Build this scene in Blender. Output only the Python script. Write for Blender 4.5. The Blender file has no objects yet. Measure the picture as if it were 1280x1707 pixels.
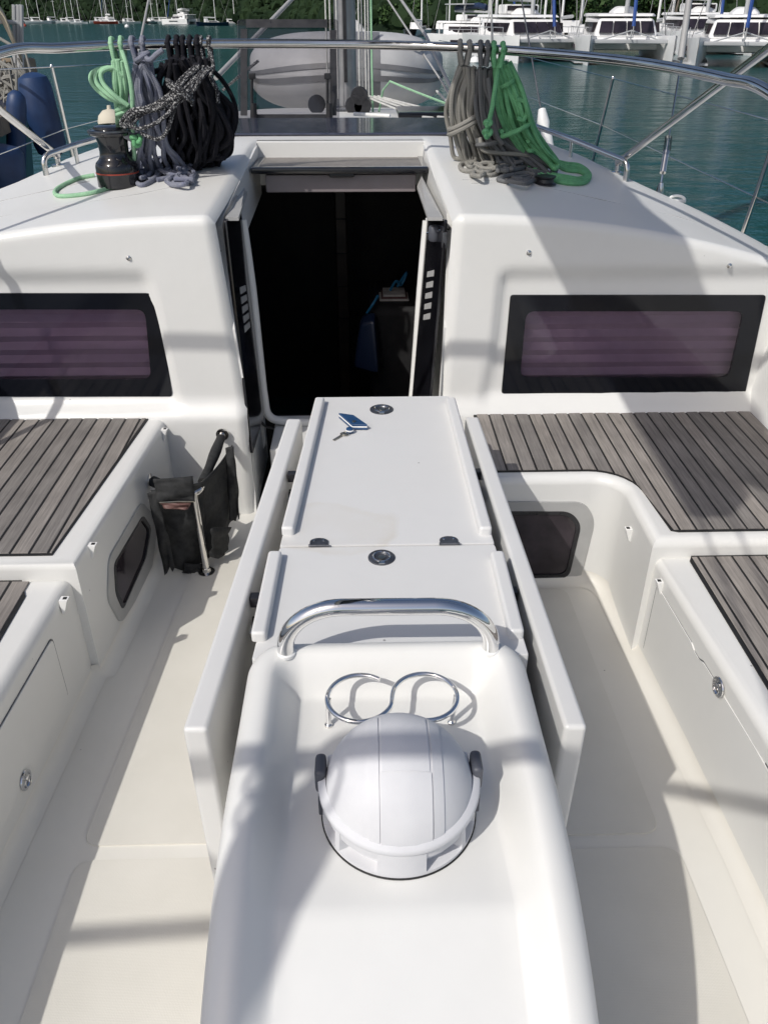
import bpy, bmesh, math, random
from mathutils import Vector, Matrix
random.seed(7)
R = math.radians
S = bpy.context.scene
COL = S.collection

# ------------------------------------------------------------------ camera, sky, sun, exposure
CAM = Vector((0, 0, 1.72)); FPX = 1350.0; PITCH = R(31.4); YAW = R(-1.5)
cam = bpy.data.cameras.new('camera'); camo = bpy.data.objects.new('camera', cam); COL.objects.link(camo)
camo.location = CAM; camo.rotation_euler = (math.pi/2 - PITCH, 0, YAW)
cam.sensor_fit = 'VERTICAL'; cam.sensor_height = 36; cam.lens = FPX/1707*36
cam.clip_start = 0.02; cam.clip_end = 6000
S.camera = camo
SUNV = Vector((-0.66, -0.72, 1.0)).normalized()          # towards the sun
sun_el = math.asin(SUNV.z)
w = bpy.data.worlds.new('World'); S.world = w; w.use_nodes = True
nt = w.node_tree; bg = nt.nodes['Background']
sky = nt.nodes.new('ShaderNodeTexSky'); sky.sky_type = 'NISHITA'; sky.sun_disc = False
sky.sun_elevation = sun_el; sky.sun_rotation = math.atan2(SUNV.x, SUNV.y)
sky.air_density = 0.8; sky.dust_density = 2.6; sky.ozone_density = 0.6
nt.links.new(sky.outputs[0], bg.inputs[0]); bg.inputs[1].default_value = 0.115
sl = bpy.data.lights.new('sun', 'SUN'); sl.energy = 3.0; sl.angle = R(0.55); sl.color = (1.0, 0.965, 0.91)
so = bpy.data.objects.new('sun', sl); COL.objects.link(so); so.location = (-6, -8, 12)
so.rotation_euler = SUNV.to_track_quat('Z', 'Y').to_euler()
S.view_settings.view_transform = 'Standard'; S.view_settings.look = 'None'
S.view_settings.exposure = -0.02; S.view_settings.gamma = 1.0; S.view_settings.use_curve_mapping = False
S.render.engine = 'CYCLES'
S.cycles.max_bounces = 10; S.cycles.transparent_max_bounces = 12

# ------------------------------------------------------------------ photo pixel -> direction helpers
def ray(px, py):
    x = (px-640)/FPX; y = -(py-853.5)/FPX
    c, s = math.cos(PITCH), math.sin(PITCH)
    v = Vector((x, c+y*s, -s+y*c))
    return Matrix.Rotation(YAW, 3, 'Z') @ v
def PZ(px, py, z): r = ray(px, py); return CAM + r*((z-CAM.z)/r.z)
def PY(px, py, y): r = ray(px, py); return CAM + r*(y/r.y)
def PP(px, py, pt, n):
    r = ray(px, py); pt = Vector(pt); n = Vector(n)
    return CAM + r*((pt-CAM).dot(n)/r.dot(n))

# ------------------------------------------------------------------ materials
MATS = {}
def newmat(name):
    m = bpy.data.materials.new(name); m.use_nodes = True
    return m, m.node_tree, m.node_tree.nodes['Principled BSDF']
def noise(nt, scale, detail=3, coord='Object', stretch=None, rough=.55):
    tc = nt.nodes.new('ShaderNodeTexCoord'); n = nt.nodes.new('ShaderNodeTexNoise')
    n.inputs['Scale'].default_value = scale; n.inputs['Detail'].default_value = detail; n.inputs['Roughness'].default_value = rough
    if stretch:
        mp = nt.nodes.new('ShaderNodeMapping'); mp.inputs['Scale'].default_value = stretch
        nt.links.new(tc.outputs[coord], mp.inputs[0]); nt.links.new(mp.outputs[0], n.inputs[0])
    else: nt.links.new(tc.outputs[coord], n.inputs[0])
    return n
def ramp(nt, src, stops):
    r = nt.nodes.new('ShaderNodeValToRGB')
    e = r.color_ramp.elements
    while len(e) < len(stops): e.new(.5)
    for k, (p, c) in enumerate(stops):
        e[k].position = p; e[k].color = (c[0], c[1], c[2], 1) if hasattr(c, '__len__') else (c, c, c, 1)
    nt.links.new(src, r.inputs[0]); return r
def bump(nt, src, strength, dist, b):
    n = nt.nodes.new('ShaderNodeBump'); n.inputs['Strength'].default_value = strength; n.inputs['Distance'].default_value = dist
    nt.links.new(src, n.inputs['Height']); nt.links.new(n.outputs[0], b.inputs['Normal']); return n
def mottled(name, c1, c2, scale, rough=.4, metal=0, coat=0, bmp=None, detail=4, lo=.35, hi=.65, rv=0, spec=.5):
    m, nt, b = newmat(name)
    n = noise(nt, scale, detail); r = ramp(nt, n.outputs[0], [(lo, c1), (hi, c2)])
    nt.links.new(r.outputs[0], b.inputs['Base Color'])
    b.inputs['Roughness'].default_value = rough; b.inputs['Metallic'].default_value = metal
    b.inputs['Coat Weight'].default_value = coat; b.inputs['Coat Roughness'].default_value = .08
    b.inputs['Specular IOR Level'].default_value = spec
    if rv:
        rr = ramp(nt, noise(nt, scale*2.3, 5).outputs[0], [(.3, max(.02, rough-rv)), (.7, rough+rv)])
        nt.links.new(rr.outputs[0], b.inputs['Roughness'])
    if bmp: bump(nt, noise(nt, bmp[0], 3).outputs[0], bmp[1], bmp[2], b)
    MATS[name] = m; return m
def gelcoat(name, base, stain, rough=.32, grime=.25):
    m, nt, b = newmat(name)
    n1 = noise(nt, 1.6, 4, rough=.5); n2 = noise(nt, 19, 5, rough=.7)
    mx = nt.nodes.new('ShaderNodeMix'); mx.data_type = 'RGBA'
    f1 = ramp(nt, n1.outputs[0], [(.42, 0), (.78, grime)])
    nt.links.new(f1.outputs[0], mx.inputs[0]); mx.inputs[6].default_value = (*base, 1); mx.inputs[7].default_value = (*stain, 1)
    mx2 = nt.nodes.new('ShaderNodeMix'); mx2.data_type = 'RGBA'; mx2.blend_type = 'MULTIPLY'; mx2.inputs[0].default_value = 1
    f2 = ramp(nt, n2.outputs[0], [(.3, .985), (.6, 1.0)])
    nt.links.new(mx.outputs[2], mx2.inputs[6]); nt.links.new(f2.outputs[0], mx2.inputs[7])
    # sparse specks of dirt
    v = nt.nodes.new('ShaderNodeTexVoronoi'); v.inputs['Scale'].default_value = 9.0
    tc = nt.nodes.new('ShaderNodeTexCoord'); nt.links.new(tc.outputs['Object'], v.inputs[0])
    sp = ramp(nt, v.outputs['Distance'], [(.018, .45), (.03, 1)])
    mx3 = nt.nodes.new('ShaderNodeMix'); mx3.data_type = 'RGBA'; mx3.blend_type = 'MULTIPLY'; mx3.inputs[0].default_value = 1
    nt.links.new(mx2.outputs[2], mx3.inputs[6]); nt.links.new(sp.outputs[0], mx3.inputs[7])
    nt.links.new(mx3.outputs[2], b.inputs['Base Color'])
    rr = ramp(nt, n2.outputs[0], [(.3, rough-.02), (.7, rough+.04)]); nt.links.new(rr.outputs[0], b.inputs['Roughness'])
    bump(nt, noise(nt, 7, 2).outputs[0], .10, .003, b)
    MATS[name] = m; return m
gelcoat('gelcoat', (.71, .71, .69), (.62, .60, .54), .34, .25)
gelcoat('gelcoat_floor', (.72, .705, .655), (.60, .55, .46), .42, .4)
gelcoat('table_white', (.66, .66, .65), (.64, .60, .52), .36, .12)
def m_table():                               # the table lid carries the pale ring stains
    m = MATS['table_white'].copy(); m.name = 'table_lid'; nt = m.node_tree; b = nt.nodes['Principled BSDF']
    src = b.inputs['Base Color'].links[0].from_socket
    tc = nt.nodes.new('ShaderNodeTexCoord'); sub = nt.nodes.new('ShaderNodeVectorMath'); sub.operation = 'SUBTRACT'
    sub.inputs[1].default_value = (-.02, 1.66, .70)
    sc = nt.nodes.new('ShaderNodeVectorMath'); sc.operation = 'MULTIPLY'; sc.inputs[1].default_value = (6.2, 9.0, 0)
    wob = nt.nodes.new('ShaderNodeTexNoise'); wob.inputs['Scale'].default_value = 6; wob.inputs['Detail'].default_value = 4
    ad = nt.nodes.new('ShaderNodeVectorMath'); ad.operation = 'MULTIPLY_ADD'; ad.inputs[1].default_value = (.12, .12, 0)
    ln = nt.nodes.new('ShaderNodeVectorMath'); ln.operation = 'LENGTH'
    nt.links.new(tc.outputs['Object'], sub.inputs[0]); nt.links.new(tc.outputs['Object'], wob.inputs[0])
    nt.links.new(wob.outputs['Color'], ad.inputs[0]); nt.links.new(sub.outputs[0], ad.inputs[2])
    nt.links.new(ad.outputs[0], sc.inputs[0]); nt.links.new(sc.outputs[0], ln.inputs[0])
    r = ramp(nt, ln.outputs['Value'], [(0, .12), (.70, .14), (.90, .34), (1.0, 0)])
    br = nt.nodes.new('ShaderNodeMath'); br.operation = 'MULTIPLY'
    bn = nt.nodes.new('ShaderNodeTexNoise'); bn.inputs['Scale'].default_value = 9; bn.inputs['Detail'].default_value = 5
    nt.links.new(tc.outputs['Object'], bn.inputs[0])
    bb = ramp(nt, bn.outputs[0], [(.35, .2), (.65, 1)])
    nt.links.new(r.outputs[0], br.inputs[0]); nt.links.new(bb.outputs[0], br.inputs[1])
    mx = nt.nodes.new('ShaderNodeMix'); mx.data_type = 'RGBA'; mx.inputs[7].default_value = (.52, .46, .35, 1)
    nt.links.new(br.outputs[0], mx.inputs[0]); nt.links.new(src, mx.inputs[6]); nt.links.new(mx.outputs[2], b.inputs['Base Color'])
    MATS['table_lid'] = m
m_table()
def m_nonskid():
    m, nt, b = newmat('nonskid')
    n = noise(nt, 3, 5); r = ramp(nt, n.outputs[0], [(.3, (.62, .60, .54)), (.7, (.69, .67, .61))]); nt.links.new(r.outputs[0], b.inputs['Base Color'])
    b.inputs['Roughness'].default_value = .6
    v = nt.nodes.new('ShaderNodeTexVoronoi'); v.inputs['Scale'].default_value = 330; v.inputs['Randomness'].default_value = .15
    tc = nt.nodes.new('ShaderNodeTexCoord'); nt.links.new(tc.outputs['Object'], v.inputs[0])
    bump(nt, v.outputs['Distance'], .35, .0012, b); MATS['nonskid'] = m
m_nonskid()
def m_teak():
    m, nt, b = newmat('teak')
    n = noise(nt, 1, 7, stretch=(150, 6, 60), rough=.72)
    r = ramp(nt, n.outputs[0], [(.24, (.13, .125, .121)), (.5, (.225, .217, .21)), (.76, (.33, .32, .31))])
    n2 = noise(nt, 5, 3); r2 = ramp(nt, n2.outputs[0], [(.3, (.82, .8, .79)), (.7, (1.12, 1.1, 1.08))])
    oi = nt.nodes.new('ShaderNodeObjectInfo'); r3 = ramp(nt, oi.outputs['Random'], [(0, (.78, .77, .76)), (.5, (.99, .96, .93)), (1, (1.20, 1.15, 1.09))])
    a = nt.nodes.new('ShaderNodeMix'); a.data_type = 'RGBA'; a.blend_type = 'MULTIPLY'; a.inputs[0].default_value = 1
    c = nt.nodes.new('ShaderNodeMix'); c.data_type = 'RGBA'; c.blend_type = 'MULTIPLY'; c.inputs[0].default_value = 1
    nt.links.new(r.outputs[0], a.inputs[6]); nt.links.new(r2.outputs[0], a.inputs[7])
    nt.links.new(a.outputs[2], c.inputs[6]); nt.links.new(r3.outputs[0], c.inputs[7]); nt.links.new(c.outputs[2], b.inputs['Base Color'])
    b.inputs['Roughness'].default_value = .75; bump(nt, n.outputs[0], .35, .0015, b); MATS['teak'] = m
m_teak()
mottled('caulk', (.006, .006, .006), (.014, .014, .014), 30, .6)
mottled('steel', (.62, .61, .59), (.72, .71, .69), 14, .13, 1, rv=.07)
mottled('chrome', (.74, .74, .74), (.8, .8, .8), 5, .055, 1, rv=.03)
mottled('dark_metal', (.10, .105, .115), (.17, .175, .19), 40, .38, .8, rv=.1)
mottled('aluminium', (.30, .30, .31), (.40, .40, .41), 8, .4, .7, rv=.1)
mottled('black_plastic', (.012, .012, .014), (.025, .025, .028), 20, .35, rv=.1)
mottled('black_gloss', (.006, .006, .008), (.011, .011, .014), 9, .13, coat=.4, rv=.04)
mottled('frame_glass', (.004, .005, .008), (.008, .009, .013), 3, .10, rv=.02, spec=.35)
mottled('port_tint', (.022, .017, .021), (.05, .04, .047), 9, .10)
mottled('grey_plastic', (.065, .07, .085), (.085, .09, .11), 15, .5)
mottled('rubber_grey', (.30, .30, .30), (.36, .36, .355), 6, .5)
mottled('light_frame', (.36, .36, .355), (.42, .42, .41), 8, .45)
mottled('compass_white', (.60, .603, .62), (.645, .648, .662), 12, .62, bmp=(900, .25, .0006))
mottled('canvas', (.008, .009, .010), (.021, .022, .023), 60, .8, bmp=(500, .6, .0015))
mottled('zip_red', (.10, .05, .045), (.14, .07, .06), 40, .6)
mottled('clip_white', (.74, .74, .72), (.79, .79, .77), 30, .3)
mottled('float_blue', (.012, .05, .13), (.018, .065, .16), 30, .45)
mottled('key_metal', (.32, .30, .24), (.45, .43, .37), 60, .3, 1)
mottled('navy_panel', (.028, .034, .06), (.055, .062, .092), 14, .16, coat=.4, rv=.06)
mottled('hatch_top', (.16, .145, .13), (.22, .20, .185), 40, .45, bmp=(80, .2, .002))
mottled('hatch_lining', (.22, .19, .195), (.26, .23, .235), 5, .4)
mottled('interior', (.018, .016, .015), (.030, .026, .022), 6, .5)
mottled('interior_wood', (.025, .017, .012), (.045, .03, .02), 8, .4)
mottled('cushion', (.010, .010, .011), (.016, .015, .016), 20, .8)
mottled('bright_blue', (.02, .16, .32), (.03, .22, .4), 20, .5)
mottled('paper', (.45, .42, .38), (.55, .52, .48), 30, .7)
mottled('rib_grey', (.42, .42, .42), (.50, .50, .495), 3, .5, bmp=(4, .4, .02))
mottled('rib_dark', (.15, .15, .155), (.19, .19, .195), 5, .5)
mottled('fender_blue', (.010, .028, .085), (.016, .048, .135), 5, .5)
mottled('boat_white', (.74, .74, .73), (.82, .82, .81), .6, .35)
mottled('boat_grey', (.36, .37, .38), (.46, .47, .48), .5, .4)
mottled('tinted', (.012, .010, .014), (.03, .024, .032), .8, .12)
mottled('sailbag_blue', (.01, .045, .20), (.02, .07, .27), 1, .7)
mottled('sail_cream', (.50, .46, .36), (.60, .56, .47), 1, .8)
mottled('hull_red', (.28, .035, .02), (.34, .06, .03), 1, .4)
mottled('hull_rust', (.07, .055, .045), (.20, .16, .12), 5, .7, bmp=(12, .6, .03))
mottled('tan_canvas', (.38, .33, .24), (.50, .44, .34), 4, .8)
mottled('timber', (.20, .15, .10), (.30, .24, .17), 3, .8)
mottled('hull_navy', (.01, .02, .05), (.02, .035, .08), 2, .3)
mottled('house_wall', (.45, .42, .36), (.6, .57, .5), .2, .8)
mottled('house_roof', (.22, .08, .05), (.35, .2, .15), .3, .8)
mottled('foliage_far', (.008, .018, .008), (.022, .040, .016), .08, .8, spec=.1)
mottled('foliage_near', (.018, .042, .012), (.045, .085, .025), .25, .7, spec=.2)
mottled('bark', (.10, .085, .065), (.18, .15, .12), 3, .9)
mottled('hill_ground', (.008, .017, .008), (.018, .030, .012), .03, .95, spec=.1)
mottled('antifoul', (.05, .02, .02), (.08, .03, .03), 2, .6)
def m_ribmat(): pass
def glassy(name, tint, rough, gloss):
    m = bpy.data.materials.new(name); m.use_nodes = True; nt = m.node_tree; nt.nodes.clear()
    o = nt.nodes.new('ShaderNodeOutputMaterial'); t = nt.nodes.new('ShaderNodeBsdfTransparent'); g = nt.nodes.new('ShaderNodeBsdfGlossy')
    t.inputs[0].default_value = (*tint, 1); g.inputs['Roughness'].default_value = rough
    fr = nt.nodes.new('ShaderNodeFresnel'); fr.inputs[0].default_value = 1.45
    n = noise(nt, 6, 3); rr = ramp(nt, n.outputs[0], [(.3, rough*.7), (.7, rough*1.4)]); nt.links.new(rr.outputs[0], g.inputs['Roughness'])
    mu = nt.nodes.new('ShaderNodeMath'); mu.operation = 'MULTIPLY'; mu.inputs[1].default_value = gloss
    mx = nt.nodes.new('ShaderNodeMixShader'); nt.links.new(fr.outputs[0], mu.inputs[0]); nt.links.new(mu.outputs[0], mx.inputs[0])
    nt.links.new(t.outputs[0], mx.inputs[1]); nt.links.new(g.outputs[0], mx.inputs[2]); nt.links.new(mx.outputs[0], o.inputs[0])
    MATS[name] = m
glassy('window_glass', (.82, .76, .82), .04, .9)
glassy('smoke_acrylic', (.70, .695, .71), .05, .9)
glassy('clear_plastic', (.8, .82, .85), .05, 1.0)
mottled('blind', (.52, .465, .50), (.57, .51, .55), 20, .8)
def rope(name, c1, c2, c3, k=260., fleck=None):
    m, nt, b = newmat(name)
    uv = nt.nodes.new('ShaderNodeUVMap')
    sp = nt.nodes.new('ShaderNodeSeparateXYZ'); nt.links.new(uv.outputs[0], sp.inputs[0])
    def lin(su, sv):
        a = nt.nodes.new('ShaderNodeMath'); a.operation = 'MULTIPLY'; a.inputs[1].default_value = su; nt.links.new(sp.outputs[0], a.inputs[0])
        c = nt.nodes.new('ShaderNodeMath'); c.operation = 'MULTIPLY_ADD'; c.inputs[1].default_value = sv; nt.links.new(sp.outputs[1], c.inputs[0]); nt.links.new(a.outputs[0], c.inputs[2])
        d = nt.nodes.new('ShaderNodeMath'); d.operation = 'SINE'; nt.links.new(c.outputs[0], d.inputs[0]); return d
    a = lin(6*math.tau/2, k*2.2); c = lin(-6*math.tau/2, k*2.2)
    p = nt.nodes.new('ShaderNodeMath'); p.operation = 'MULTIPLY'; nt.links.new(a.outputs[0], p.inputs[0]); nt.links.new(c.outputs[0], p.inputs[1])
    ma = nt.nodes.new('ShaderNodeMath'); ma.operation = 'MULTIPLY_ADD'; ma.inputs[1].default_value = .5; ma.inputs[2].default_value = .5; nt.links.new(p.outputs[0], ma.inputs[0])
    n = noise(nt, 38, 4)
    mx = nt.nodes.new('ShaderNodeMix'); mx.data_type = 'RGBA'; nt.links.new(ma.outputs[0], mx.inputs[0]); mx.inputs[6].default_value = (*c1, 1); mx.inputs[7].default_value = (*c2, 1)
    f = ramp(nt, n.outputs[0], [(.45, 0), (.7, .75)])
    if fleck:
        n.inputs['Scale'].default_value = 170; n.inputs['Detail'].default_value = 1; f.color_ramp.elements[0].position = .56; f.color_ramp.elements[1].position = .60; f.color_ramp.elements[1].color = (1, 1, 1, 1)
    mx2 = nt.nodes.new('ShaderNodeMix'); mx2.data_type = 'RGBA'; nt.links.new(f.outputs[0], mx2.inputs[0]); nt.links.new(mx.outputs[2], mx2.inputs[6]); mx2.inputs[7].default_value = (*c3, 1)
    nt.links.new(mx2.outputs[2], b.inputs['Base Color']); b.inputs['Roughness'].default_value = .85; b.inputs['Specular IOR Level'].default_value = .25
    bump(nt, ma.outputs[0], .5, .0015, b); MATS[name] = m
rope('rope_mint', (.26, .48, .29), (.36, .58, .39), (.22, .40, .25))
rope('rope_green', (.11, .33, .15), (.19, .47, .24), (.10, .28, .13))
rope('rope_slate', (.16, .17, .21), (.24, .25, .30), (.12, .13, .20))
rope('rope_black', (.007, .007, .010), (.015, .015, .02), (.01, .01, .016))
rope('rope_fleck', (.02, .02, .022), (.035, .035, .04), (.36, .36, .36), fleck=True)
rope('rope_beige', (.21, .205, .185), (.30, .29, .265), (.25, .245, .22))
rope('rope_charcoal', (.10, .105, .108), (.16, .165, .17), (.13, .13, .13))
rope('rope_white', (.5, .5, .48), (.6, .6, .58), (.4, .4, .38))
def m_water():
    m, nt, b = newmat('sea')
    b.inputs['Base Color'].default_value = (.006, .036, .040, 1); b.inputs['Roughness'].default_value = .16; b.inputs['IOR'].default_value = 1.33; b.inputs['Specular IOR Level'].default_value = .38
    n0 = noise(nt, .045, 3); r0 = ramp(nt, n0.outputs[0], [(.3, (.008, .058, .064)), (.7, (.014, .085, .092))]); nt.links.new(r0.outputs[0], b.inputs['Base Color'])
    n1 = noise(nt, 1.0, 5, stretch=(.55, 1.0, 1)); n2 = noise(nt, 4.5, 4, stretch=(.6, 1, 1))
    ad = nt.nodes.new('ShaderNodeMath'); ad.operation = 'MULTIPLY_ADD'; ad.inputs[1].default_value = .25; nt.links.new(n2.outputs[0], ad.inputs[0]); nt.links.new(n1.outputs[0], ad.inputs[2])
    bump(nt, ad.outputs[0], .42, .16, b); MATS['sea'] = m
m_water()

# ------------------------------------------------------------------ builders
def tag(o, label=None, cat=None, group=None, kind=None):
    if label: o['label'] = label
    if cat: o['category'] = cat
    if group: o['group'] = group
    if kind: o['kind'] = kind
    return o
def thing(name, loc, label, cat, group=None):
    o = bpy.data.objects.new(name, None); COL.objects.link(o); o.location = loc; o.empty_display_size = .1
    return tag(o, label, cat, group)
def link(name, me, mat, parent=None, angle=38, wn=False):
    me.materials.append(MATS[mat] if isinstance(mat, str) else mat)
    for p in me.polygons: p.use_smooth = True
    me.set_sharp_from_angle(angle=R(angle))
    o = bpy.data.objects.new(name, me); COL.objects.link(o)
    if parent is not None:
        o.parent = parent
        if parent.type == 'EMPTY': o.matrix_parent_inverse = Matrix.Translation(-parent.location)
    if wn:
        md = o.modifiers.new('wn', 'WEIGHTED_NORMAL'); md.keep_sharp = True
    return o
def mk(name, V, F, mat, parent=None, angle=38, uv=None, wn=False):
    me = bpy.data.meshes.new(name); me.from_pydata([tuple(v) for v in V], [], F)
    if uv:
        l = me.uv_layers.new(name='uv')
        for lp in me.loops: l.data[lp.index].uv = uv[lp.index] if isinstance(uv, list) else uv(lp)
    me.validate(clean_customdata=False); me.update()
    return link(name, me, mat, parent, angle, wn)
def from_bm(name, bm, mat, parent=None, angle=38, wn=True):
    bmesh.ops.recalc_face_normals(bm, faces=bm.faces[:])
    me = bpy.data.meshes.new(name); bm.to_mesh(me); bm.free(); return link(name, me, mat, parent, angle, wn)
def box(name, a, b, mat, parent=None, bev=0, seg=2, rot=None, about=None):
    bm = bmesh.new(); bmesh.ops.create_cube(bm, size=1)
    a = Vector(a); b = Vector(b); c = (a+b)/2; s = b-a
    for v in bm.verts: v.co = Vector((v.co.x*s.x, v.co.y*s.y, v.co.z*s.z))
    if bev: bmesh.ops.bevel(bm, geom=bm.edges[:], offset=bev, segments=seg, profile=.5, affect='EDGES', clamp_overlap=True)
    M = Matrix.Translation(c)
    if rot is not None: M = M @ rot.to_4x4()
    bm.transform(M); return from_bm(name, bm, mat, parent)
def hexa(name, P, mat, parent=None, bev=0, seg=2):
    """P: 8 points, bottom loop of 4 then top loop of 4"""
    bm = bmesh.new(); v = [bm.verts.new(p) for p in P]
    for f in ((3,2,1,0), (4,5,6,7), (0,1,5,4), (1,2,6,5), (2,3,7,6), (3,0,4,7)): bm.faces.new([v[i] for i in f])
    if bev: bmesh.ops.bevel(bm, geom=bm.edges[:], offset=bev, segments=seg, profile=.5, affect='EDGES', clamp_overlap=True)
    return from_bm(name, bm, mat, parent)
def prism(name, poly, z0, z1, mat, parent=None, bev=0, seg=4, which='top'):
    bm = bmesh.new()
    lo = [bm.verts.new((p[0], p[1], z0)) for p in poly]; hi = [bm.verts.new((p[0], p[1], z1)) for p in poly]
    n = len(poly); bm.faces.new(lo[::-1]); bm.faces.new(hi)
    for i in range(n): bm.faces.new((lo[i], lo[(i+1) % n], hi[(i+1) % n], hi[i]))
    if bev:
        hs = set(hi); ed = [e for e in bm.edges if (which == 'all') or (e.verts[0] in hs and e.verts[1] in hs)]
        bmesh.ops.bevel(bm, geom=ed, offset=bev, segments=seg, profile=.5, affect='EDGES', clamp_overlap=True)
    return from_bm(name, bm, mat, parent)
def prism_fillet(name, poly, z0, z1, r, mat, parent=None, seg=6):
    P = [Vector((p[0], p[1], 0)) for p in poly]; m = len(P)
    if sum(P[i].x*P[(i+1) % m].y-P[(i+1) % m].x*P[i].y for i in range(m)) < 0: P = P[::-1]
    mit = []
    for i in range(m):
        d0 = (P[i]-P[i-1]).normalized(); d1 = (P[(i+1) % m]-P[i]).normalized()
        n0 = Vector((-d0.y, d0.x, 0)); n1 = Vector((-d1.y, d1.x, 0)); b = (n0+n1).normalized(); mit.append(b/max(b.dot(n0), .35))
    V = [p+Vector((0, 0, z0)) for p in P]; rings = 1
    for k in range(seg+1):
        a = R(90*k/seg); V += [p+q*r*(1-math.cos(a))+Vector((0, 0, z1-r+r*math.sin(a))) for p, q in zip(P, mit)]; rings += 1
    F = []
    for g in range(rings-1):
        for i in range(m): j = (i+1) % m; F.append((g*m+i, g*m+j, (g+1)*m+j, (g+1)*m+i))
    F.append(tuple((rings-1)*m+i for i in range(m)))
    return mk(name, V, F, mat, parent, 50, wn=True)
def cat(pts, n=8, closed=False):
    pts = [Vector(p) for p in pts]; out = []; m = len(pts)
    rng = range(m) if closed else range(m-1)
    for i in rng:
        g = (lambda k: pts[k % m]) if closed else (lambda k: pts[min(max(k, 0), m-1)])
        p0, p1, p2, p3 = g(i-1), g(i), g(i+1), g(i+2)
        for k in range(n):
            t = k/n
            out.append(.5*((2*p1)+(p2-p0)*t+(2*p0-5*p1+4*p2-p3)*t*t+(3*p1-p0-3*p2+p3)*t**3))
    if not closed: out.append(pts[-1].copy())
    return out
def fillet(pts, r, n=6):
    pts = [Vector(p) for p in pts]; out = [pts[0]]
    for i in range(1, len(pts)-1):
        a, b, c = pts[i-1], pts[i], pts[i+1]
        u = (a-b); v = (c-b); rr = min(r, u.length*.49, v.length*.49); p = b+u.normalized()*rr; q = b+v.normalized()*rr
        for k in range(n+1):
            t = k/n; out.append((1-t)**2*p+2*t*(1-t)*b+t*t*q)
    out.append(pts[-1]); return out
def roundpoly(pts, r, n=5):
    m = len(pts); out = []; pts = [Vector(p) for p in pts]
    for i in range(m):
        a, b, c = pts[i-1], pts[i], pts[(i+1) % m]
        u = a-b; v = c-b; rr = min(r, u.length*.48, v.length*.48); p = b+u.normalized()*rr; q = b+v.normalized()*rr
        for k in range(n+1):
            t = k/n; out.append((1-t)**2*p+2*t*(1-t)*b+t*t*q)
    return out
def tube_data(pts, r, n=8, closed=False, caps=True):
    pts = [Vector(p) for p in pts]; V = []; F = []; UV = []
    m = len(pts); T = []
    for i in range(m):
        a = pts[(i-1) % m] if closed else pts[max(i-1, 0)]; b = pts[(i+1) % m] if closed else pts[min(i+1, m-1)]
        d = b-a; T.append(d.normalized() if d.length > 1e-9 else Vector((0, 0, 1)))
    up = Vector((0, 0, 1)) if abs(T[0].z) < .9 else Vector((1, 0, 0))
    nrm = (up - T[0]*up.dot(T[0])).normalized(); L = 0; ls = []
    for i in range(m):
        nrm = (nrm - T[i]*nrm.dot(T[i]))
        nrm = nrm.normalized() if nrm.length > 1e-6 else T[i].orthogonal().normalized()
        bi = T[i].cross(nrm); rr = r(i/(m-1)) if callable(r) else r
        if i: L += (pts[i]-pts[i-1]).length
        ls.append(L)
        for k in range(n):
            a = math.tau*k/n; V.append(pts[i]+(nrm*math.cos(a)+bi*math.sin(a))*rr)
    seg = m if closed else m-1
    for i in range(seg):
        j = (i+1) % m
        l1 = ls[j] if j else ls[-1]+.01
        for k in range(n):
            q = (k+1) % n
            F.append((i*n+k, i*n+q, j*n+q, j*n+k)); UV += [(k/n, ls[i]), ((k+1)/n, ls[i]), ((k+1)/n, l1), (k/n, l1)]
    if caps and not closed:
        F.append(tuple(range(n-1, -1, -1))); UV += [(0, 0)]*n
        F.append(tuple((m-1)*n+k for k in range(n))); UV += [(0, 0)]*n
    return V, F, UV
def tubes(name, paths, r, mat, parent=None, n=8, closed=False, angle=50):
    V = []; F = []; UV = []
    for p in paths:
        v, f, u = tube_data(p, r, n, closed); o = len(V); V += v; F += [tuple(i+o for i in q) for q in f]; UV += u
    return mk(name, V, F, mat, parent, angle, uv=UV)
def tube(name, pts, r, mat, parent=None, n=10, closed=False): return tubes(name, [pts], r, mat, parent, n, closed)
def lathe(name, prof, c, mat, parent=None, n=40, M=None, angle=38):
    V = []; F = []; c = Vector(c); M = M or Matrix.Identity(3)
    for (r, z) in prof:
        for k in range(n):
            a = math.tau*k/n; V.append(c + M @ Vector((r*math.cos(a), r*math.sin(a), z)))
    for i in range(len(prof)-1):
        for k in range(n):
            q = (k+1) % n; F.append((i*n+k, i*n+q, (i+1)*n+q, (i+1)*n+k))
    F.append(tuple(range(n-1, -1, -1))); F.append(tuple((len(prof)-1)*n+k for k in range(n)))
    return mk(name, V, F, mat, parent, angle)
def grid(name, rows, mat, parent=None, skip=None, angle=60, flip=False, wn=False):
    nr = len(rows); nc = len(rows[0]); V = [p for r_ in rows for p in r_]; F = []
    for i in range(nr-1):
        for j in range(nc-1):
            q = (i*nc+j, i*nc+j+1, (i+1)*nc+j+1, (i+1)*nc+j)
            if skip and skip((Vector(V[q[0]])+Vector(V[q[2]]))/2): continue
            F.append(q[::-1] if flip else q)
    return mk(name, V, F, mat, parent, angle, wn=wn)
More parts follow.
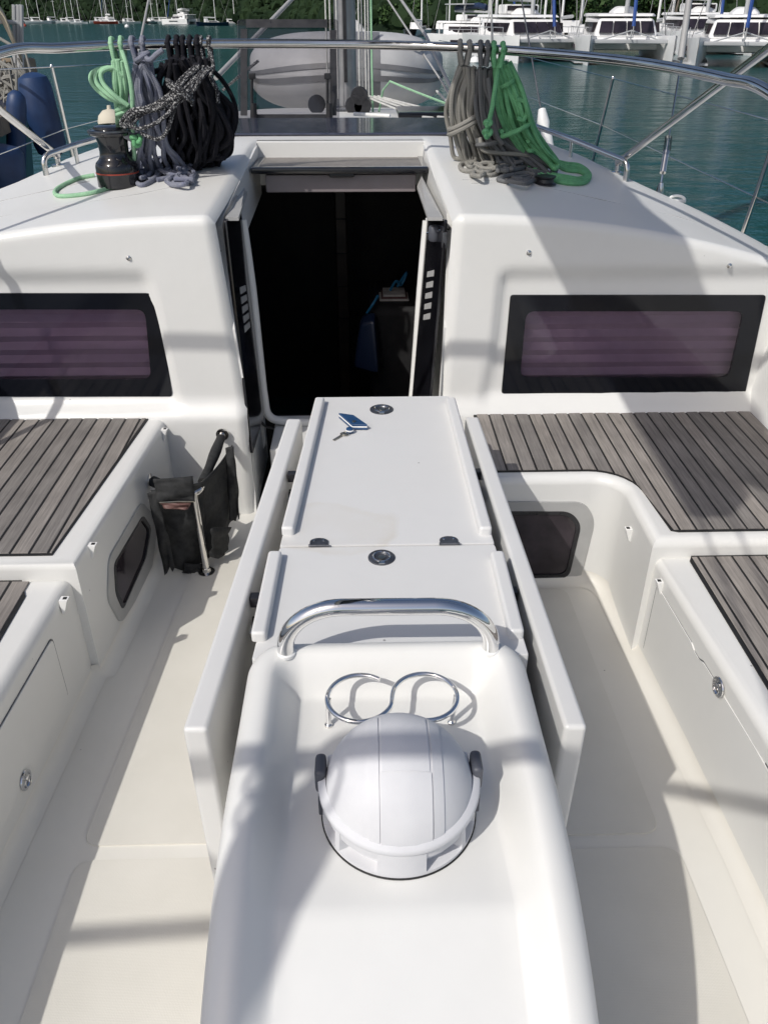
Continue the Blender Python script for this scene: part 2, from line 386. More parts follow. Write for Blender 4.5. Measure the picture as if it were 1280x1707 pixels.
def plate(name, pts, n, t0, t1, mat, parent=None, bev=0):
    """thick plate from a planar outline, extruded along n from t0 to t1"""
    n = Vector(n).normalized(); bm = bmesh.new()
    lo = [bm.verts.new(Vector(p)+n*t0) for p in pts]; hi = [bm.verts.new(Vector(p)+n*t1) for p in pts]; m = len(pts)
    bm.faces.new(lo[::-1]); bm.faces.new(hi)
    for i in range(m): bm.faces.new((lo[i], lo[(i+1) % m], hi[(i+1) % m], hi[i]))
    if bev:
        hs = set(hi); bmesh.ops.bevel(bm, geom=[e for e in bm.edges if e.verts[0] in hs and e.verts[1] in hs], offset=bev, segments=2, profile=.5, affect='EDGES', clamp_overlap=True)
    return from_bm(name, bm, mat, parent)
def ringplate(name, outer, inner, n, t0, t1, mat, parent=None):
    n = Vector(n).normalized(); m = len(outer); V = []; F = []
    for pts, t in ((outer, t0), (outer, t1), (inner, t1), (inner, t0)): V += [Vector(p)+n*t for p in pts]
    for k in range(4):
        a = k*m; b = ((k+1) % 4)*m
        for i in range(m):
            j = (i+1) % m; F.append((a+i, a+j, b+j, b+i))
    o = mk(name, V, F, mat, parent, 30)
    bm = bmesh.new(); bm.from_mesh(o.data); bmesh.ops.recalc_face_normals(bm, faces=bm.faces[:]); bm.to_mesh(o.data); bm.free()
    return o
def lerp(a, b, t): return a+(b-a)*t
def sstep(a, b, x):
    t = min(max((x-a)/(b-a), 0), 1); return t*t*(3-2*t)

# ================================================================== THE BOAT'S SETTING
WZ = -.80; TILT = .0                      # sea level below the cockpit floor
def waterz(x): return WZ - TILT*x
XC = -.10                                   # centreline of the coachroof
def zc(y):
    return 1.15+.081*(y-3.05) if y < 4.1 else (1.235 if y < 4.9 else 1.235-.056*(y-4.9))
def roofz(x, y):
    u = x-XC; c = .12 if u > 0 else .10
    return zc(y) - c*max(abs(u)-.4, 0)**2
def PR(px, py, lift=0):
    r = ray(px, py); t = 2.0
    while t < 12:
        p = CAM+r*t
        if p.z <= roofz(p.x, p.y)+lift: return p
        t += .004
    return CAM+r*6
RAKE = .0
def bulk_y(z): return 2.86+max(z-.43, 0)*RAKE

# ---- cockpit floor
fl = prism('cockpit_floor', [(-.95, -1.6), (.98, -1.6), (.98, 2.84), (-.95, 2.84)], -.05, 0, 'gelcoat_floor')
tag(fl, 'cream moulded cockpit floor around the table', 'floor', kind='structure')
def nonskid(poly): return prism('nonskid_panel', roundpoly([(x, y, 0) for x, y in poly], .04), -.01, .004, 'nonskid', fl, .002, 1)
nonskid([(-.70, 1.275), (-.12, 1.275), (-.12, 2.62), (-.62, 2.62)])
nonskid([(-.74, -1.4), (-.12, -1.4), (-.12, 1.235), (-.70, 1.235)])
nonskid([(.20, 1.275), (.715, 1.275), (.70, 2.28), (.20, 2.28)])
nonskid([(.20, -1.4), (.78, -1.4), (.745, 1.235), (.20, 1.235)])

# ---- benches
bp = thing('cockpit_bench', (-1.2, 1.9, 0), 'white moulded bench with grey teak left of the table', 'bench', 'cockpit benches')
bs = thing('cockpit_bench', (1.2, 1.9, 0), 'white moulded bench with L-shaped grey teak right of the table', 'bench', 'cockpit benches')
def bench_part(name, poly, z, parent): return prism_fillet(name, poly, -.02, z, .031, 'gelcoat', parent)
bench_part('seat_moulding', [(-.745, 2.95), (-1.62, 2.95), (-1.62, 1.88), (-.815, 1.88)], .424, bp)
bench_part('aft_seat_moulding', [(-.838, 1.893), (-1.62, 1.893), (-1.62, -1.5), (-.892, -1.5), (-.885, 1.0)], .364, bp)
arc = [(.745+.095*math.sin(a), 2.235+.095*math.cos(a)) for a in [R(k*15) for k in range(7)]]
bench_part('seat_moulding', [(.40, 2.33)]+arc+[(.835, 1.945), (1.62, 1.945), (1.62, 2.95), (.40, 2.95)], .424, bs)
bench_part('aft_seat_moulding', [(.852, 1.958), (1.62, 1.958), (1.62, -1.5), (.90, -1.5), (.885, 1.2)], .364, bs)
def cove(path, r, parent):
    """quarter round fillet between wall and floor; path = wall foot, room side to the left of travel"""
    rows = []
    P = [Vector((x, y, 0)) for x, y in path]
    for i, p in enumerate(P):
        d = (P[min(i+1, len(P)-1)]-P[max(i-1, 0)]).normalized(); n = Vector((-d.y, d.x, 0))
        rows.append([p+n*(r-r*math.sin(a)-.002)+Vector((0, 0, r-r*math.cos(a)+.001)) for a in [R(k*11.25) for k in range(9)]])
    return grid('floor_cove', rows, 'gelcoat_floor', parent)
cove([(.90, -1.5), (.885, 1.2), (.853, 1.95), (.84, 2.235)]+[(.745+.092*math.sin(a), 2.235+.092*math.cos(a)) for a in [R(k*15) for k in range(5, -1, -1)]]+[(.40, 2.33)], .045, bs)
cove([(-.52, 2.842), (-.747, 2.842), (-.815, 1.88), (-.84, 1.87), (-.885, 1.0), (-.892, -1.5)], .045, bp)

# ---- teak
def teak(parent, xs, lo, hi, z):
    for i in range(len(xs)-1):
        a, b = xs[i]+.0035, xs[i+1]-.0035
        if b-a < .006: continue
        n = 12; pl = [(lerp(a, b, k/n), lo(lerp(a, b, k/n))) for k in range(n+1)]; ph = [(lerp(a, b, k/n), hi(lerp(a, b, k/n))) for k in range(n+1)]
        pl = [p for p in pl]; 
        if max(q[1]-p[1] for p, q in zip(pl, ph)) < .03: continue
        poly = pl + [(q[0], max(q[1], p[1]+.001)) for p, q in list(zip(pl, ph))[::-1]]
        prism('teak_plank', poly, z-.006, z, 'teak', parent, .0012, 1)
def caulk(parent, poly, z): prism('caulk_bed', poly, z-.012, z-.0022, 'caulk', parent)
def srange(a, b, s):
    out = [a]; x = math.floor(a/s)*s+s
    while x < b-.008: out.append(x); x += s
    return out+[b]
TZ = .43
def lo_s(x):                                    # front outline of the starboard teak
    if x < .74: return 2.372
    if x < .885: return 2.372-.145+math.sqrt(max(.145**2-(x-.74)**2, 0))
    return lerp(2.225, 1.992, min((x-.885)/.022, 1)) if x < .907 else 1.992
def hi_s(x): return 2.822
teak(bs, [.423+.0503*k for k in range(22)], lo_s, hi_s, TZ)
co = [(.415, 2.83)]+[(x, lo_s(x)-.007) for x in [.415, .6, .74, .77, .80, .83, .85, .87, .88]]+[(.886, 2.225), (.899, 1.992), (.92, 1.984), (1.515, 1.984), (1.515, 2.83)]
caulk(bs, co, TZ)
def lo_p(x): return 1.918
def hi_p(x): return 2.845
def teak_slant(parent, xs, edge, y0, y1, z):    # planks cut by a slanting inner edge x = edge(y)
    for i in range(len(xs)-1):
        a, b = xs[i]+.0035, xs[i+1]-.0035
        s = 1 if abs(b) < abs(a) else -1
        P = [(a, y0), (b, y0), (b, y1), (a, y1)]
        def clip(P, f):
            out = []
            for k in range(len(P)):
                p, q = P[k-1], P[k]; fp, fq = f(p), f(q)
                if (fp < 0) != (fq < 0): t = fp/(fp-fq); out.append((lerp(p[0], q[0], t), lerp(p[1], q[1], t)))
                if fq >= 0: out.append(q)
            return out
        P = clip(P, lambda p: edge(p[1])-p[0] if parent is bp else p[0]-edge(p[1]))
        if len(P) < 3: continue
        prism('teak_plank', P, z-.006, z, 'teak', parent, .0012, 1)
ep = lambda y: lerp(-.888, -.822, (y-1.918)/.927)
teak_slant(bp, sorted([-.79-.0538*k for k in range(14)]), ep, 1.918, 2.845, TZ)
caulk(bp, [(-1.515, 1.91), (-.885, 1.91), (-.813, 2.85), (-1.515, 2.85)], TZ)
ep2 = lambda y: -.943
teak_slant(bp, sorted([-.943-.0538*k for k in range(12)]), ep2, -1.3, 1.895-.03, .37)
caulk(bp, [(-1.55, -1.31), (-.935, -1.31), (-.935, 1.80), (-.97, 1.873), (-1.55, 1.873)], .37)
es = lambda y: .95
teak_slant(bs, [.95]+[.972+.0503*k for k in range(12)], es, -1.3, 1.966-.03, .37)
caulk(bs, [(.942, -1.31), (1.535, -1.31), (1.535, 1.944), (.955, 1.944), (.942, 1.92)], .37)

# ---- locker lids, latches, clips and ports on the bench faces
nP = Vector((1, -.0655, 0)).normalized(); ptP = (-.783, 2.365, 0)         # port forward face
nPa = Vector((1, -.0526, 0)).normalized(); ptPa = (-.8534, 1.6, 0)
nS = Vector((-1, -.05, 0)).normalized(); ptS = (.868, 1.6, 0)
def clip(px, py, pt, n, parent):
    c = PP(px, py, pt, n); n = Vector(n); side = Vector((0, 0, 1)).cross(n).normalized()
    P = []
    for z, o0, o1 in ((-.028, .0, .004), (.018, .0, .020)):
        for s, o in ((-1, o0-.004), (1, o0-.004), (1, o1), (-1, o1)): P.append(c+side*s*.011+n*o+Vector((0, 0, z)))
    a = hexa('rope_clip', P, 'clip_white', parent, .002)
    box('clip_slot', c+n*.010+Vector((-.005, -.005, .0165)), c+n*.010+Vector((.005, .005, .0192)), 'caulk', a)
for px, py in ((272, 722), (152, 915)): clip(px, py, ptP, nP, bp)
clip(105, 1006, (-.84, 1.75, 0), nPa, bp)
clip(1050, 888, (.838, 2.1, 0), (-1, -.02, 0), bs)
clip(1102, 976, (.857, 1.87, 0), nS, bs)
def latch(px, py, pt, n, parent, up=(0, 0, 1)):
    c = PP(px, py, pt, n); n = Vector(n).normalized(); side = Vector((0, 0, 1)).cross(n).normalized(); M = Matrix((side, Vector((0, 0, 1)), n)).transposed()
    a = lathe('locker_latch', [(.024, 0), (.027, .002), (.026, .005), (.020, .006), (.018, .003), (.0005, .003)], c, 'chrome', parent, 28, M)
    lathe('latch_knob', [(.007, .002), (.007, .010), (.005, .012), (.0005, .012)], c+Vector((0, 0, .006)), 'steel', a, 16, M)
    tubes('latch_ring', [[c+n*.008+side*.014*math.cos(t)+Vector((0, 0, 1))*(-.004+.016*math.sin(t)) for t in [math.tau*k/20 for k in range(20)]]], .0016, 'chrome', a, 6, True)
# starboard lid: lower panel, seam rises to a notch
def lid(P, n, t, parent, rr, k):
    P = [Vector(p) for p in P]; c = sum(P, Vector())/len(P); n = Vector(n)
    plate('lid_gap', roundpoly([p+(p-c).normalized()*.006 for p in P], rr, k), n, -.012, .0022, 'dark_metal', parent)
def facepoly(pix, pt, n): return [PP(x, y, pt, n) for x, y in pix]
plate('locker_lid', roundpoly([(.8565, 1.90, .295), (.8565, 1.90, .05), (.889, .9, .05), (.893, .3, .05), (.893, .3, .295), (.885, 1.28, .295), (.8705, 1.565, .295), (.8695, 1.585, .285), (.868, 1.62, .285), (.867, 1.64, .295)], .006, 2), nS, -.006, .0045, 'gelcoat', bs, .0015)
lid([(.8565, 1.90, .295), (.8565, 1.90, .05), (.889, .9, .05), (.893, .3, .05), (.893, .3, .295), (.885, 1.28, .295), (.8705, 1.565, .295), (.8695, 1.585, .285), (.868, 1.62, .285), (.867, 1.64, .295)], nS, 0, bs, .006, 2)
lid([(-.8481, 1.70, .30), (-.8481, 1.70, .085), (-.8818, 1.06, .085), (-.8818, 1.06, .30)], nPa, 0, bp, .02, 3)
latch(1198, 1145, (.868-.008, 1.6, 0), nS, bs)
plate('locker_lid', roundpoly([(-.8481, 1.70, .30), (-.8481, 1.70, .085), (-.8818, 1.06, .085), (-.8818, 1.06, .30)], .02, 3), nPa, -.010, .0050, 'gelcoat', bp, .0015)
latch(42, 1300, (-.8534+.0055, 1.6, 0), nPa, bp)
def port(pix_out, pix_in, pt, n, parent, rr=.05):
    o = roundpoly([PP(x, y, pt, n) for x, y in pix_out], rr, 8); c = sum(o, Vector())/len(o)
    i = roundpoly([PP(x, y, pt, n) for x, y in pix_in], rr*.72, 8)
    a = ringplate('port_frame', o, i, n, -.004, .0055, 'light_frame', parent)
    i2 = [ci+(p-ci)*.90 for p in i for ci in [sum(i, Vector())/len(i)]]
    ringplate('port_seal', i, i2, n, -.004, .0075, 'black_plastic', a)
    plate('port_glass', i2, n, -.002, .002, 'port_tint', a)
port([(235, 836), (262, 868), (250, 960), (200, 1040), (178, 1000), (180, 930)], [(236, 858), (250, 880), (241, 930), (202, 1018), (190, 990), (187, 940)], (-.783, 2.365, 0), nP, bp, .035)
port([(790, 836), (975, 836), (992, 868), (962, 978), (790, 980)], [(800, 851), (950, 851), (968, 872), (947, 962), (800, 964)], (.6, 2.328, 0), (0, -1, 0), bs, .05)

# ---- coamings outboard of the benches
for s, nm in ((-1, 'left'), (1, 'right')):
    rows = []
    for k in range(26):
        y = lerp(-1.5, 3.3, k/25); zt = lerp(.70, .93, sstep(-1, 3.2, y)); xi = 1.50-.0*y
        prof = [(xi-.035, .40), (xi-.02, .43), (xi-.008, .47), (xi+.03, zt-.05), (xi+.045, zt-.015), (xi+.075, zt), (xi+.20, zt+.005), (xi+.27, zt-.02), (xi+.30, zt-.06), (xi+.33, .55), (xi+.36, .35)]
        rows.append([Vector((s*(x+ (0.06 if s < 0 else 0)), y, z)) for x, z in prof])
    o = grid('cockpit_coaming', rows, 'gelcoat', flip=(s > 0))
    tag(o, 'white moulded coaming outboard of the %s bench' % nm, 'coaming', kind='structure')

# ---- coachroof : aft bulkhead + roof
roofR = [PR(*p) for p in ((1280, 405), (1200, 362), (1110, 322), (1030, 283), (960, 252), (890, 224))]
roofL = [PR(*p) for p in ((-60, 335), (0, 311), (60, 284), (150, 247))]
def edge_x(y, pts, s):
    q = sorted([(p.y, p.x) for p in pts])
    if y <= q[0][0]:
        m = (q[1][1]-q[0][1])/(q[1][0]-q[0][0]); return min(max(q[0][1]+m*(y-q[0][0]), -1.86), 1.82)
    for (y0, x0), (y1, x1) in zip(q, q[1:]):
        if y <= y1: return lerp(x0, x1, (y-y0)/(y1-y0))
    return q[-1][1] - s*.10*(y-q[-1][0])
cr = tag(bpy.data.objects.new('coachroof', None), 'white coachroof with two tinted windows and an open companionway', 'coachroof', kind='structure')
COL.objects.link(cr); cr.location = (XC, 3.0, .43)
XJ = {1: (.287, .310), -1: (-.447, -.500)}
PK = {1: ((.46, 1.50), .895), -1: ((-1.62, -.80), .895)}
def xj(s, z): return lerp(XJ[s][0], XJ[s][1], min(max((z-.45)/.67, 0), 1))
def zb(x): return roofz(x, 3.05)
def bulk(s):
    XO = 1.62 if s > 0 else -1.72
    rows = []; NC = 60; NZ = 64
    zt_rows = [k/NZ for k in range(NZ+1)]
    def px0(z): return lerp(.455, .487, (z-.5)/.4) if s > 0 else lerp(-.700, -.742, (z-.5)/.4)
    def depth(x, z):                              # pocket round the window
        d = (x-px0(z))*s
        m = sstep(0, .016, d)
        top = .985
        return .024*m*(1-sstep(top-.075, top, z))*sstep(.43, .50, z)
    for t in zt_rows:                             # face
        row = []
        for j in range(NC+1):
            q = j/NC; q = q if q > .12 else q
            zz = t*(1.10-.03)
            x = lerp(xj(s, zz), XO, q); top = zb(x)-.035
            z = t*top; x = lerp(xj(s, z), XO, q)
            y = bulk_y(z)+depth(x, z)
            if z < .50: y -= .045*max(0, 1-(z-.43)/.07)**2 if z > .43 else .045
            e = abs(x-xj(s, z)); 
            if e < .03: y += .03-math.sqrt(max(.03**2-(.03-e)**2, 0))
            row.append(Vector((x, y, z)))
        rows.append(row)
    for k in range(1, 8):                         # rounded top edge
        a = R(90*k/7); row = []
        for j in range(NC+1):
            q = j/NC; x = lerp(xj(s, 1.12), XO, q); z0 = zb(x)-.035; y0 = bulk_y(z0)
            e = abs(x-xj(s, 1.12)); ez = .03-math.sqrt(max(.03**2-(.03-e)**2, 0)) if e < .03 else 0
            row.append(Vector((x, y0+.030*(1-math.cos(a))+ez*math.cos(a), z0+.035*math.sin(a)-ez*math.sin(a))))
        rows.append(row)
    y1 = 3.1
    for k in range(1, 40):                        # roof
        y = lerp(3.12, 4.12, k/12) if k <= 12 else lerp(4.12, 7.2, (k-12)/27)
        row = []; xo = edge_x(y, roofR if s > 0 else roofL, s); xin = XJ[s][1] - s*.02*min(max(y-3.1, 0), 1)
        for j in range(NC+1):
            q = j/NC; x = lerp(xin, xo, q); e = abs(x-xin); ez = .03-math.sqrt(max(.03**2-(.03-e)**2, 0)) if (e < .03 and y < 4.12) else 0
            eo = abs(xo-x); eo = .05*(1-eo/.08)**2 if eo < .08 else 0
            row.append(Vector((x, y, roofz(x, y)-ez-eo)))
        row[-1].z -= .0
        rows.append(row)
    wx = (.47, 1.47) if s > 0 else (-1.66, -.80)
    def skip(c): return c.y < 3.0 and wpoly(s, c)
    o = grid('roof_moulding', rows, 'gelcoat', cr, skip=skip, flip=(s < 0), angle=75)
    # house side down to the side deck
    r2 = []
    for k in range(30):
        y = lerp(3.0, 7.2, k/29); xo = edge_x(y, roofR if s > 0 else roofL, s); z = roofz(xo, y)-.05
        r2.append([Vector((xo, y, z)), Vector((xo+s*.03, y, z-.04)), Vector((xo+s*.12, y, .62))])
    grid('house_side', r2, 'gelcoat', cr, flip=(s > 0))
    return o
BN = Vector((0, -1, RAKE)).normalized(); BPT = (0, 2.86+.026, .43)
WOUT = {1: [(850, 491), (1275, 491), (1240, 655), (835, 655)], -1: [(-150, 488), (266, 488), (288, 660), (-172, 660)]}
WIN = {1: [(876, 518), (1238, 518), (1213, 628), (866, 628)], -1: [(-120, 515), (243, 515), (253, 631), (-138, 631)]}
WP = {s: [PP(x, y, BPT, BN) for x, y in WIN[s]] for s in (1, -1)}
def wpoly(s, c):
    P = WP[s]; cx = sum(p.x for p in P)/4; czz = sum(p.z for p in P)/4; ins = True
    for k in range(4):
        a, b = P[k], P[(k+1) % 4]
        ax, az, bx, bz = cx+(a.x-cx)*1.03, czz+(a.z-czz)*1.10, cx+(b.x-cx)*1.03, czz+(b.z-czz)*1.10
        if (bx-ax)*(c.z-az)-(bz-az)*(c.x-ax) > 0: ins = False
    return ins
for s in (1, -1): bulk(s)
# centre of the roof ahead of the hatch
rows = []
for k in range(28):
    y = lerp(4.12, 7.2, k/27); rows.append([Vector((lerp(XJ[-1][1]+.02, XJ[1][1]-.02, j/12), y, zc(y))) for j in range(13)])
grid('roof_centre', rows, 'gelcoat', cr)
# windows
for s in (1, -1):
    out = roundpoly([PP(x, y, BPT, BN) for x, y in WOUT[s]], .012, 7); inn = roundpoly([PP(x, y, BPT, BN) for x, y in WIN[s]], .035, 7)
    wdw = ringplate('window_frame', out, inn, BN, -.004, .007, 'frame_glass', cr)
    plate('window_glass', inn, BN, .001, .0055, 'window_glass', wdw)
    x0 = min(p.x for p in inn)-.03; x1 = max(p.x for p in inn)+.03; z0 = min(p.z for p in inn)-.05; z1 = max(p.z for p in inn)+.04
    rows = []; n = 7; V = []
    for k in range(2*n+1):
        z = lerp(z0, z1, k/(2*n)); y = bulk_y(z)+.026+.032+(.016 if k % 2 else 0)
        rows.append([Vector((x0, y, z)), Vector((x1, y, z))])
    grid('pleated_blind', rows, 'blind', wdw, angle=10)
    bb = box('window_backing', (x0-.02, 3.10, z0-.02), (x1+.02, 3.12, z1+.02), 'interior', wdw)
# small chrome snap studs on the bulkhead, seams on the roof
for px, py, s in ((215, 430, -1), (881, 421, 1), (1215, 443, 1)):
    c = PP(px, py, (0, 2.86, .43), BN); side = Vector((1, 0, 0)); up = BN.cross(side); M = Matrix((side, up, BN)).transposed()
    a = lathe('snap_stud', [(.009, 0), (.009, .002), (.006, .003), (.0055, .007), (.0035, .008), (.0005, .008)], c, 'steel', cr, 16, M)
# companionway: side walls, back wall, sill, frame
def side_wall(s):
    x = XJ[s][1]; P = []
    top = [(3.0+.02, 1.085), (3.07, 1.115), (3.6, 1.165), (4.13, 1.222)]
    V = [Vector((xj(s, .0)-s*.0, 2.83, 0)), Vector((xj(s, .43), bulk_y(.43)+.02, .43)), Vector((xj(s, .75), bulk_y(.75)+.02, .75))]+[Vector((XJ[s][1]-s*.02*max(0, y-3.1), y, z)) for y, z in top]+[Vector((XJ[s][1]-s*.02, 4.13, 1.0)), Vector((XJ[s][1]-s*.02, 3.32, .95)), Vector((xj(s, .43), 3.32, .43)), Vector((xj(s, 0), 3.32, 0))]
    V = [v-Vector((s*.003, 0, 0)) for v in V]
    bm = bmesh.new(); a = [bm.verts.new(v) for v in V]; b = [bm.verts.new(v+Vector((s*.05, .004, -.002))) for v in V]; n = len(V)
    bm.faces.new(a); bm.faces.new(b[::-1])
    for i in range(n): bm.faces.new((a[i], b[i], b[(i+1) % n], a[(i+1) % n]))
    bmesh.ops.triangulate(bm, faces=[f for f in bm.faces if len(f.verts) > 4])
    return from_bm('companionway_wall', bm, 'gelcoat', cr, 20, wn=False)
side_wall(1); side_wall(-1)
box('hatch_back_wall', (-.50, 4.10, 1.04), (.305, 4.16, 1.232), 'gelcoat', cr, .008)
box('companionway_sill', (-.385, 2.93, 0), (.268, 3.26, .235), 'gelcoat', cr, .012)
# hatch
hz = lambda py, y: PY(600, py, y).z
h = hexa('sliding_hatch', [(-.455, 3.78, hz(279, 3.78)-.022), (.27, 3.78, hz(279, 3.78)-.022), (.285, 4.11, hz(262, 4.098)-.03), (-.47, 4.11, hz(262, 4.098)-.03),
     (-.455, 3.78, hz(279, 3.78)), (.27, 3.78, hz(279, 3.78)), (.285, 4.098, hz(262, 4.098)), (-.47, 4.098, hz(262, 4.098))], 'hatch_top', cr, .004)
box('hatch_handle_bar', (-.475, 3.745, hz(289, 3.76)), (.292, 3.785, hz(278, 3.76)), 'black_gloss', h, .008)
for x in (-.47, .262): box('hatch_end_frame', (x, 3.79, hz(277, 3.78)-.01), (x+.025, 4.09, hz(262, 4.09)+.004), 'black_gloss', h, .004, rot=None)
box('hatch_lining', (-.42, 3.80, 1.06), (.24, 3.83, hz(291, 3.8)), 'hatch_lining', h, .006)
box('hatch_latch', (-.14, 3.765, hz(296, 3.77)), (-.03, 3.80, hz(288, 3.77)), 'black_plastic', h, .006)
# the corner brackets between wall and lining
for s, pa in ((-1, [(415, 310), (398, 362), (376, 362), (410, 292)]), (1, [(695, 310), (713, 362), (738, 362), (702, 292)])):
    P = [PY(pa[0][0], pa[0][1], 3.78), PY(pa[1][0], pa[1][1], 3.0), PY(pa[2][0], pa[2][1], 2.99), PY(pa[3][0], pa[3][1], 3.78)]
    n = (P[1]-P[0]).cross(P[3]-P[0]).normalized()
    bm = bmesh.new(); a = [bm.verts.new(p) for p in P]; b = [bm.verts.new(p+Vector((0, 0, -.012))) for p in P]
    bm.faces.new(a); bm.faces.new(b[::-1])
    for i in range(4): bm.faces.new((a[i], b[i], b[(i+1) % 4], a[(i+1) % 4]))
    from_bm('hatch_track', bm, 'light_frame', cr, 20, wn=False)  # white part coloured grey, so the shade on it is in the colour
fp = [PY(x, y, yy) for x, y, yy in ((404, 366, 3.24), (420, 480, 3.21), (432, 590, 3.18), (440, 660, 3.16), (448, 692, 3.155), (475, 702, 3.15), (560, 705, 3.15), (650, 703, 3.15), (676, 696, 3.155), (687, 668, 3.16), (694, 590, 3.18), (702, 480, 3.21), (712, 368, 3.24))]
tube('companionway_frame', cat(fp, 5), .018, 'gelcoat', cr, 10)
fp2 = [Vector((p.x+(.030 if p.x > -.1 else -.030), p.y-.008, p.z-(.032 if p.z < .4 else 0))) for p in fp]
tube('companionway_seal', cat(fp2, 5), .006, 'black_plastic', cr, 6)
for s, pix in ((-1, [(378, 356), (404, 366), (438, 668), (424, 700)]), (1, [(738, 356), (710, 366), (688, 668), (704, 700)])):
    P = [PY(a, b, c) for (a, b), c in zip(pix, (3.255, 3.255, 3.18, 3.18))]
    P[3].z -= .2; P[2].z -= .2
    hexa('jamb_panel', [p+Vector((0, .03, 0)) for p in P]+P, 'gelcoat', cr, .002)
# seams on the roof
for pts in ([(0, 362), (110, 344), (230, 324), (335, 303)], [(0, 336), (80, 318), (150, 302)], [(785, 306), (900, 311), (1000, 333), (1130, 362), (1280, 412)], [(770, 300), (852, 303)]):
    tube('roof_seam', [PR(*p, lift=.0005) for p in pts], .0022, 'light_frame', cr, 5)
# below decks
cb = thing('cabin_interior', (-.1, 4.4, -.9), 'dark saloon seen through the open companionway', 'cabin')
cb['kind'] = 'structure'
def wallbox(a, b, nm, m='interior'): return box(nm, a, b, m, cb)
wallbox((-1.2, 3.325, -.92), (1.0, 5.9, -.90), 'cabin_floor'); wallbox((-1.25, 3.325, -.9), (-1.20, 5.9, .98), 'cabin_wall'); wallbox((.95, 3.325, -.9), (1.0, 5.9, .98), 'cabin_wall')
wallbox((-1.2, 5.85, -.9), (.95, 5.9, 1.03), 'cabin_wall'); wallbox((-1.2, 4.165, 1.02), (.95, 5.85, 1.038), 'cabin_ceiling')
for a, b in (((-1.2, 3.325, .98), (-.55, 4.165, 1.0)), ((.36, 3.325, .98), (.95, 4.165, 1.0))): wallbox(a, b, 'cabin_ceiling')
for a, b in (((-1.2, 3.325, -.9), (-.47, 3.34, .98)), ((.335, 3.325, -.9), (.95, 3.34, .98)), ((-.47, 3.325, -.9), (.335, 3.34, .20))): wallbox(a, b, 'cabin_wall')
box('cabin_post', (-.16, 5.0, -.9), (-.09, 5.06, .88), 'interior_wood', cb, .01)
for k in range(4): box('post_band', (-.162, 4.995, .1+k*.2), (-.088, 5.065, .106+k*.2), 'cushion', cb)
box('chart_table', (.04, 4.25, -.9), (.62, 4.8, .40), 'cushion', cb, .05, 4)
bk = thing('book_pile', (.18, 4.45, .40), 'small pile of papers on the table inside the cabin', 'books')
for k in range(3): box('book', (.09+.01*k, 4.36, .402+.012*k), (.25-.01*k, 4.50, .413+.012*k), 'paper' if k != 1 else 'zip_red', bk, .001)
tb = tubes('blue_strap', [cat([(.15, 4.42, .445), (.18, 4.40, .50), (.21, 4.43, .47), (.24, 4.46, .53), (.19, 4.47, .45)], 6), cat([(.02, 4.26, .37), (.05, 4.24, .42), (.08, 4.27, .46)], 6)], .007, 'bright_blue', None, 6)
tag(tb, 'bright blue strap lying by the papers inside the cabin', 'strap')
lf = hexa('folded_jacket', [(-.06, 4.15, .10), (.08, 4.1, .08), (.10, 4.24, .10), (-.04, 4.24, .12), (-.02, 4.17, .34), (.06, 4.15, .36), (.07, 4.24, .39), (-.01, 4.24, .37)], 'hull_navy', None, .02)
tag(lf, 'dark blue jacket slumped in the cabin beside the papers', 'jacket')

# ---- companionway doors
def door(s, pix, label, slots):
    (a, b, c, d) = [PY(*p) for p in pix]            # hinge top, free top, free bottom, hinge bottom
    n = (b-a).cross(d-a).normalized(); t = .010; c = c-n*(c-a).dot(n)
    if n.x*s > 0: n = -n
    o = thing('companionway_door', c, label, 'door', 'companionway doors')
    Q = roundpoly([a, b, c, d], .012, 3)
    plate('panel', Q, n, 0, t, 'black_gloss', o, .002)
    for k in range(5):                               # vent slots
        v = slots[0]+k*slots[1]; u0, u1 = .30, .66
        p = lambda u, w_: a.lerp(b, u).lerp(d.lerp(c, u), w_)
        R4 = [p(u0, v+.008), p(u1, v-.014), p(u1, v+.016), p(u0, v+.034)]
        plate('vent_slot', R4, n, t-.001, t+.0015, 'light_frame' if s > 0 else 'rubber_grey', o)
    return o, n
door(-1, [(398, 350, 3.22), (373, 366, 2.97), (431, 757, 2.83), (437, 690, 3.12)], 'black door folded open against the left side of the companionway', (.31, .042))
dr, n = door(1, [(717, 352, 3.22), (746, 367, 2.97), (706, 700, 2.86), (688, 690, 3.12)], 'black door with grey lock folded open on the right of the companionway', (.26, .052))
c = PY(724, 389, 3.06)
lathe('lock_body', [(.0005, -.026), (.019, -.026), (.023, -.02), (.023, .02), (.019, .026), (.0005, .026)], c, 'rubber_black' if 'rubber_black' in MATS else 'grey_plastic', dr, 20)
b1 = PY(741, 396, 2.97); box('lock_hasp', b1+Vector((-.010, -.012, -.035)), b1+Vector((.010, .010, .02)), 'dark_metal', dr, .003)
tube('lock_pin', [PY(712, 389, 3.10), PY(749, 381, 2.97)], .005, 'chrome', dr, 8)

# ---- deck gear of the roof: navy panel, lines
pn = hexa('roof_panel', [(-.70, 4.26, zc(4.3)+.002), (.56, 4.26, zc(4.3)+.002), (.62, 4.85, zc(4.8)+.004), (-.74, 4.85, zc(4.8)+.004), (-.70, 4.26, zc(4.3)+.014), (.56, 4.26, zc(4.3)+.014), (.62, 4.85, zc(4.8)+.024), (-.74, 4.85, zc(4.8)+.024)], 'navy_panel', None, .006)
tag(pn, 'glossy dark navy panel lying across the coachroof ahead of the hatch', 'panel')

